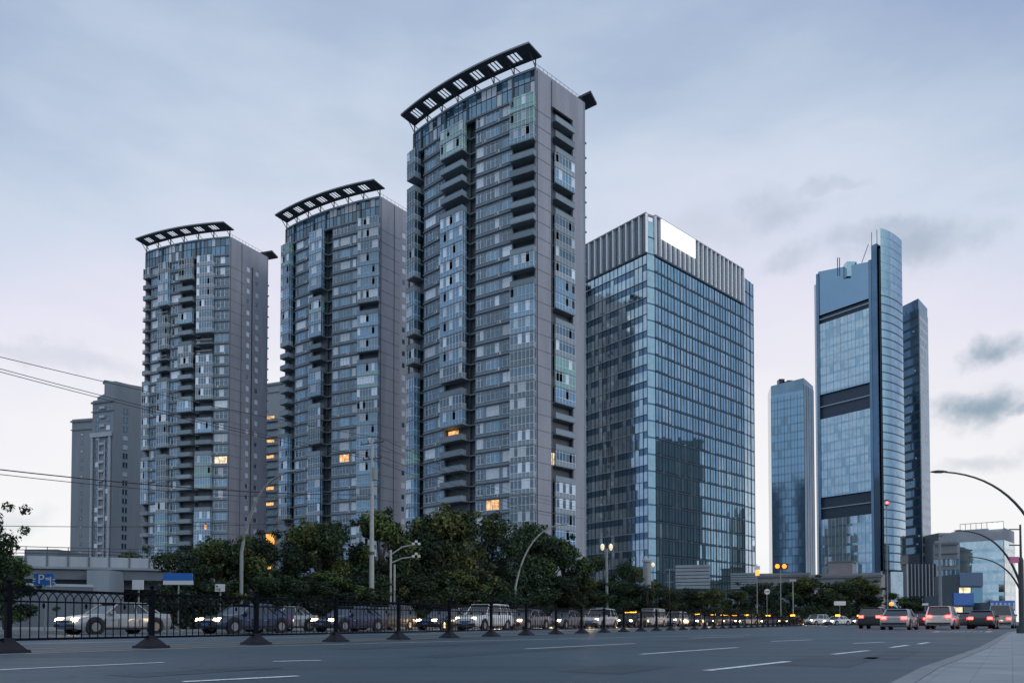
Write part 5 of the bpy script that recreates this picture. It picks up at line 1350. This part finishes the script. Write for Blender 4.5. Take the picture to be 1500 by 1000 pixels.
# small dark clouds low on the right
wn = N(nt, 'ShaderNodeTexNoise', Scale=9.0, Detail=5.0, Roughness=.6); L_(nrm.outputs[0], wn.inputs['Vector'])
wv = N(nt, 'ShaderNodeVectorMath', operation='MULTIPLY_ADD'); wv.inputs[1].default_value = (.15, .15, .09); wv.inputs[2].default_value = (-.075, -.075, -.045); L_(wn.outputs['Color'], wv.inputs[0])
wd = N(nt, 'ShaderNodeVectorMath', operation='ADD'); L_(nrm.outputs[0], wd.inputs[0]); L_(wv.outputs[0], wd.inputs[1])
tot = None
for px, py, hx, hy, amt in ((1462, 506, 34, 19, .9), (1420, 600, 40, 26, 1.0), (1476, 604, 26, 10, .7), (1355, 362, 60, 28, .6), (1160, 305, 50, 20, .38), (1310, 345, 60, 16, .45), (1440, 684, 60, 12, .35), (1180, 372, 40, 12, .3), (1225, 268, 30, 8, .25), (60, 520, 130, 16, .22), (20, 742, 40, 16, .25), (1050, 330, 60, 30, .18), (560, 210, 90, 25, .12)):
    c = ray(px, py).normalized(); r_ = ray(px, py).length
    sb = N(nt, 'ShaderNodeVectorMath', operation='SUBTRACT'); L_(wd.outputs[0], sb.inputs[0]); sb.inputs[1].default_value = c
    ml = N(nt, 'ShaderNodeVectorMath', operation='MULTIPLY'); L_(sb.outputs[0], ml.inputs[0]); kx, ky = FPX * r_ / hx, FPX * r_ / hy; ml.inputs[1].default_value = (kx, kx, ky)
    ln = N(nt, 'ShaderNodeVectorMath', operation='LENGTH'); L_(ml.outputs[0], ln.inputs[0])
    mr = N(nt, 'ShaderNodeMapRange', interpolation_type='SMOOTHSTEP'); mr.inputs['From Min'].default_value = 1.75; mr.inputs['From Max'].default_value = .2; mr.inputs['To Max'].default_value = amt; L_(ln.outputs['Value'], mr.inputs['Value'])
    tot = mr.outputs['Result'] if tot is None else M('MAXIMUM', tot, mr.outputs['Result'])
mx = N(nt, 'ShaderNodeMix', data_type='RGBA'); L_(tot, mx.inputs['Factor']); L_(ramp.outputs['Color'], mx.inputs['A']); mx.inputs['B'].default_value = lin((146, 164, 180))
sky = N(nt, 'ShaderNodeTexSky', sky_type='NISHITA'); sky.sun_disc = False; sky.sun_elevation = R(14); sky.sun_rotation = R(130)
sk = N(nt, 'ShaderNodeVectorMath', operation='SCALE'); sk.inputs['Scale'].default_value = .10; L_(sky.outputs[0], sk.inputs[0])
m2 = N(nt, 'ShaderNodeMix', data_type='RGBA'); m2.inputs['Factor'].default_value = .95; L_(sk.outputs[0], m2.inputs['A']); L_(mx.outputs['Result'], m2.inputs['B'])
L_(m2.outputs['Result'], bg.inputs['Color']); bg.inputs['Strength'].default_value = 1.0
sun_d = bpy.data.lights.new('sun', 'SUN'); sun = bpy.data.objects.new('sun', sun_d); COL.objects.link(sun)
sun_d.energy = .7; sun_d.angle = R(20); sun_d.color = (1.0, .93, .90)
az, elv = R(130), R(14)
dv = Vector((math.sin(az) * math.cos(elv), math.cos(az) * math.cos(elv), math.sin(elv)))
sun.rotation_euler = (-dv).to_track_quat('-Z', 'Y').to_euler(); sun.location = (60, -60, 80)
scene.view_settings.view_transform = 'Standard'; scene.view_settings.look = 'None'; scene.view_settings.exposure = 0.14; scene.view_settings.gamma = 1
scene.render.engine = 'CYCLES'
scene.cycles.max_bounces = 6; scene.cycles.diffuse_bounces = 3; scene.cycles.glossy_bounces = 4
try: scene.cycles.use_denoising = True
except Exception: pass
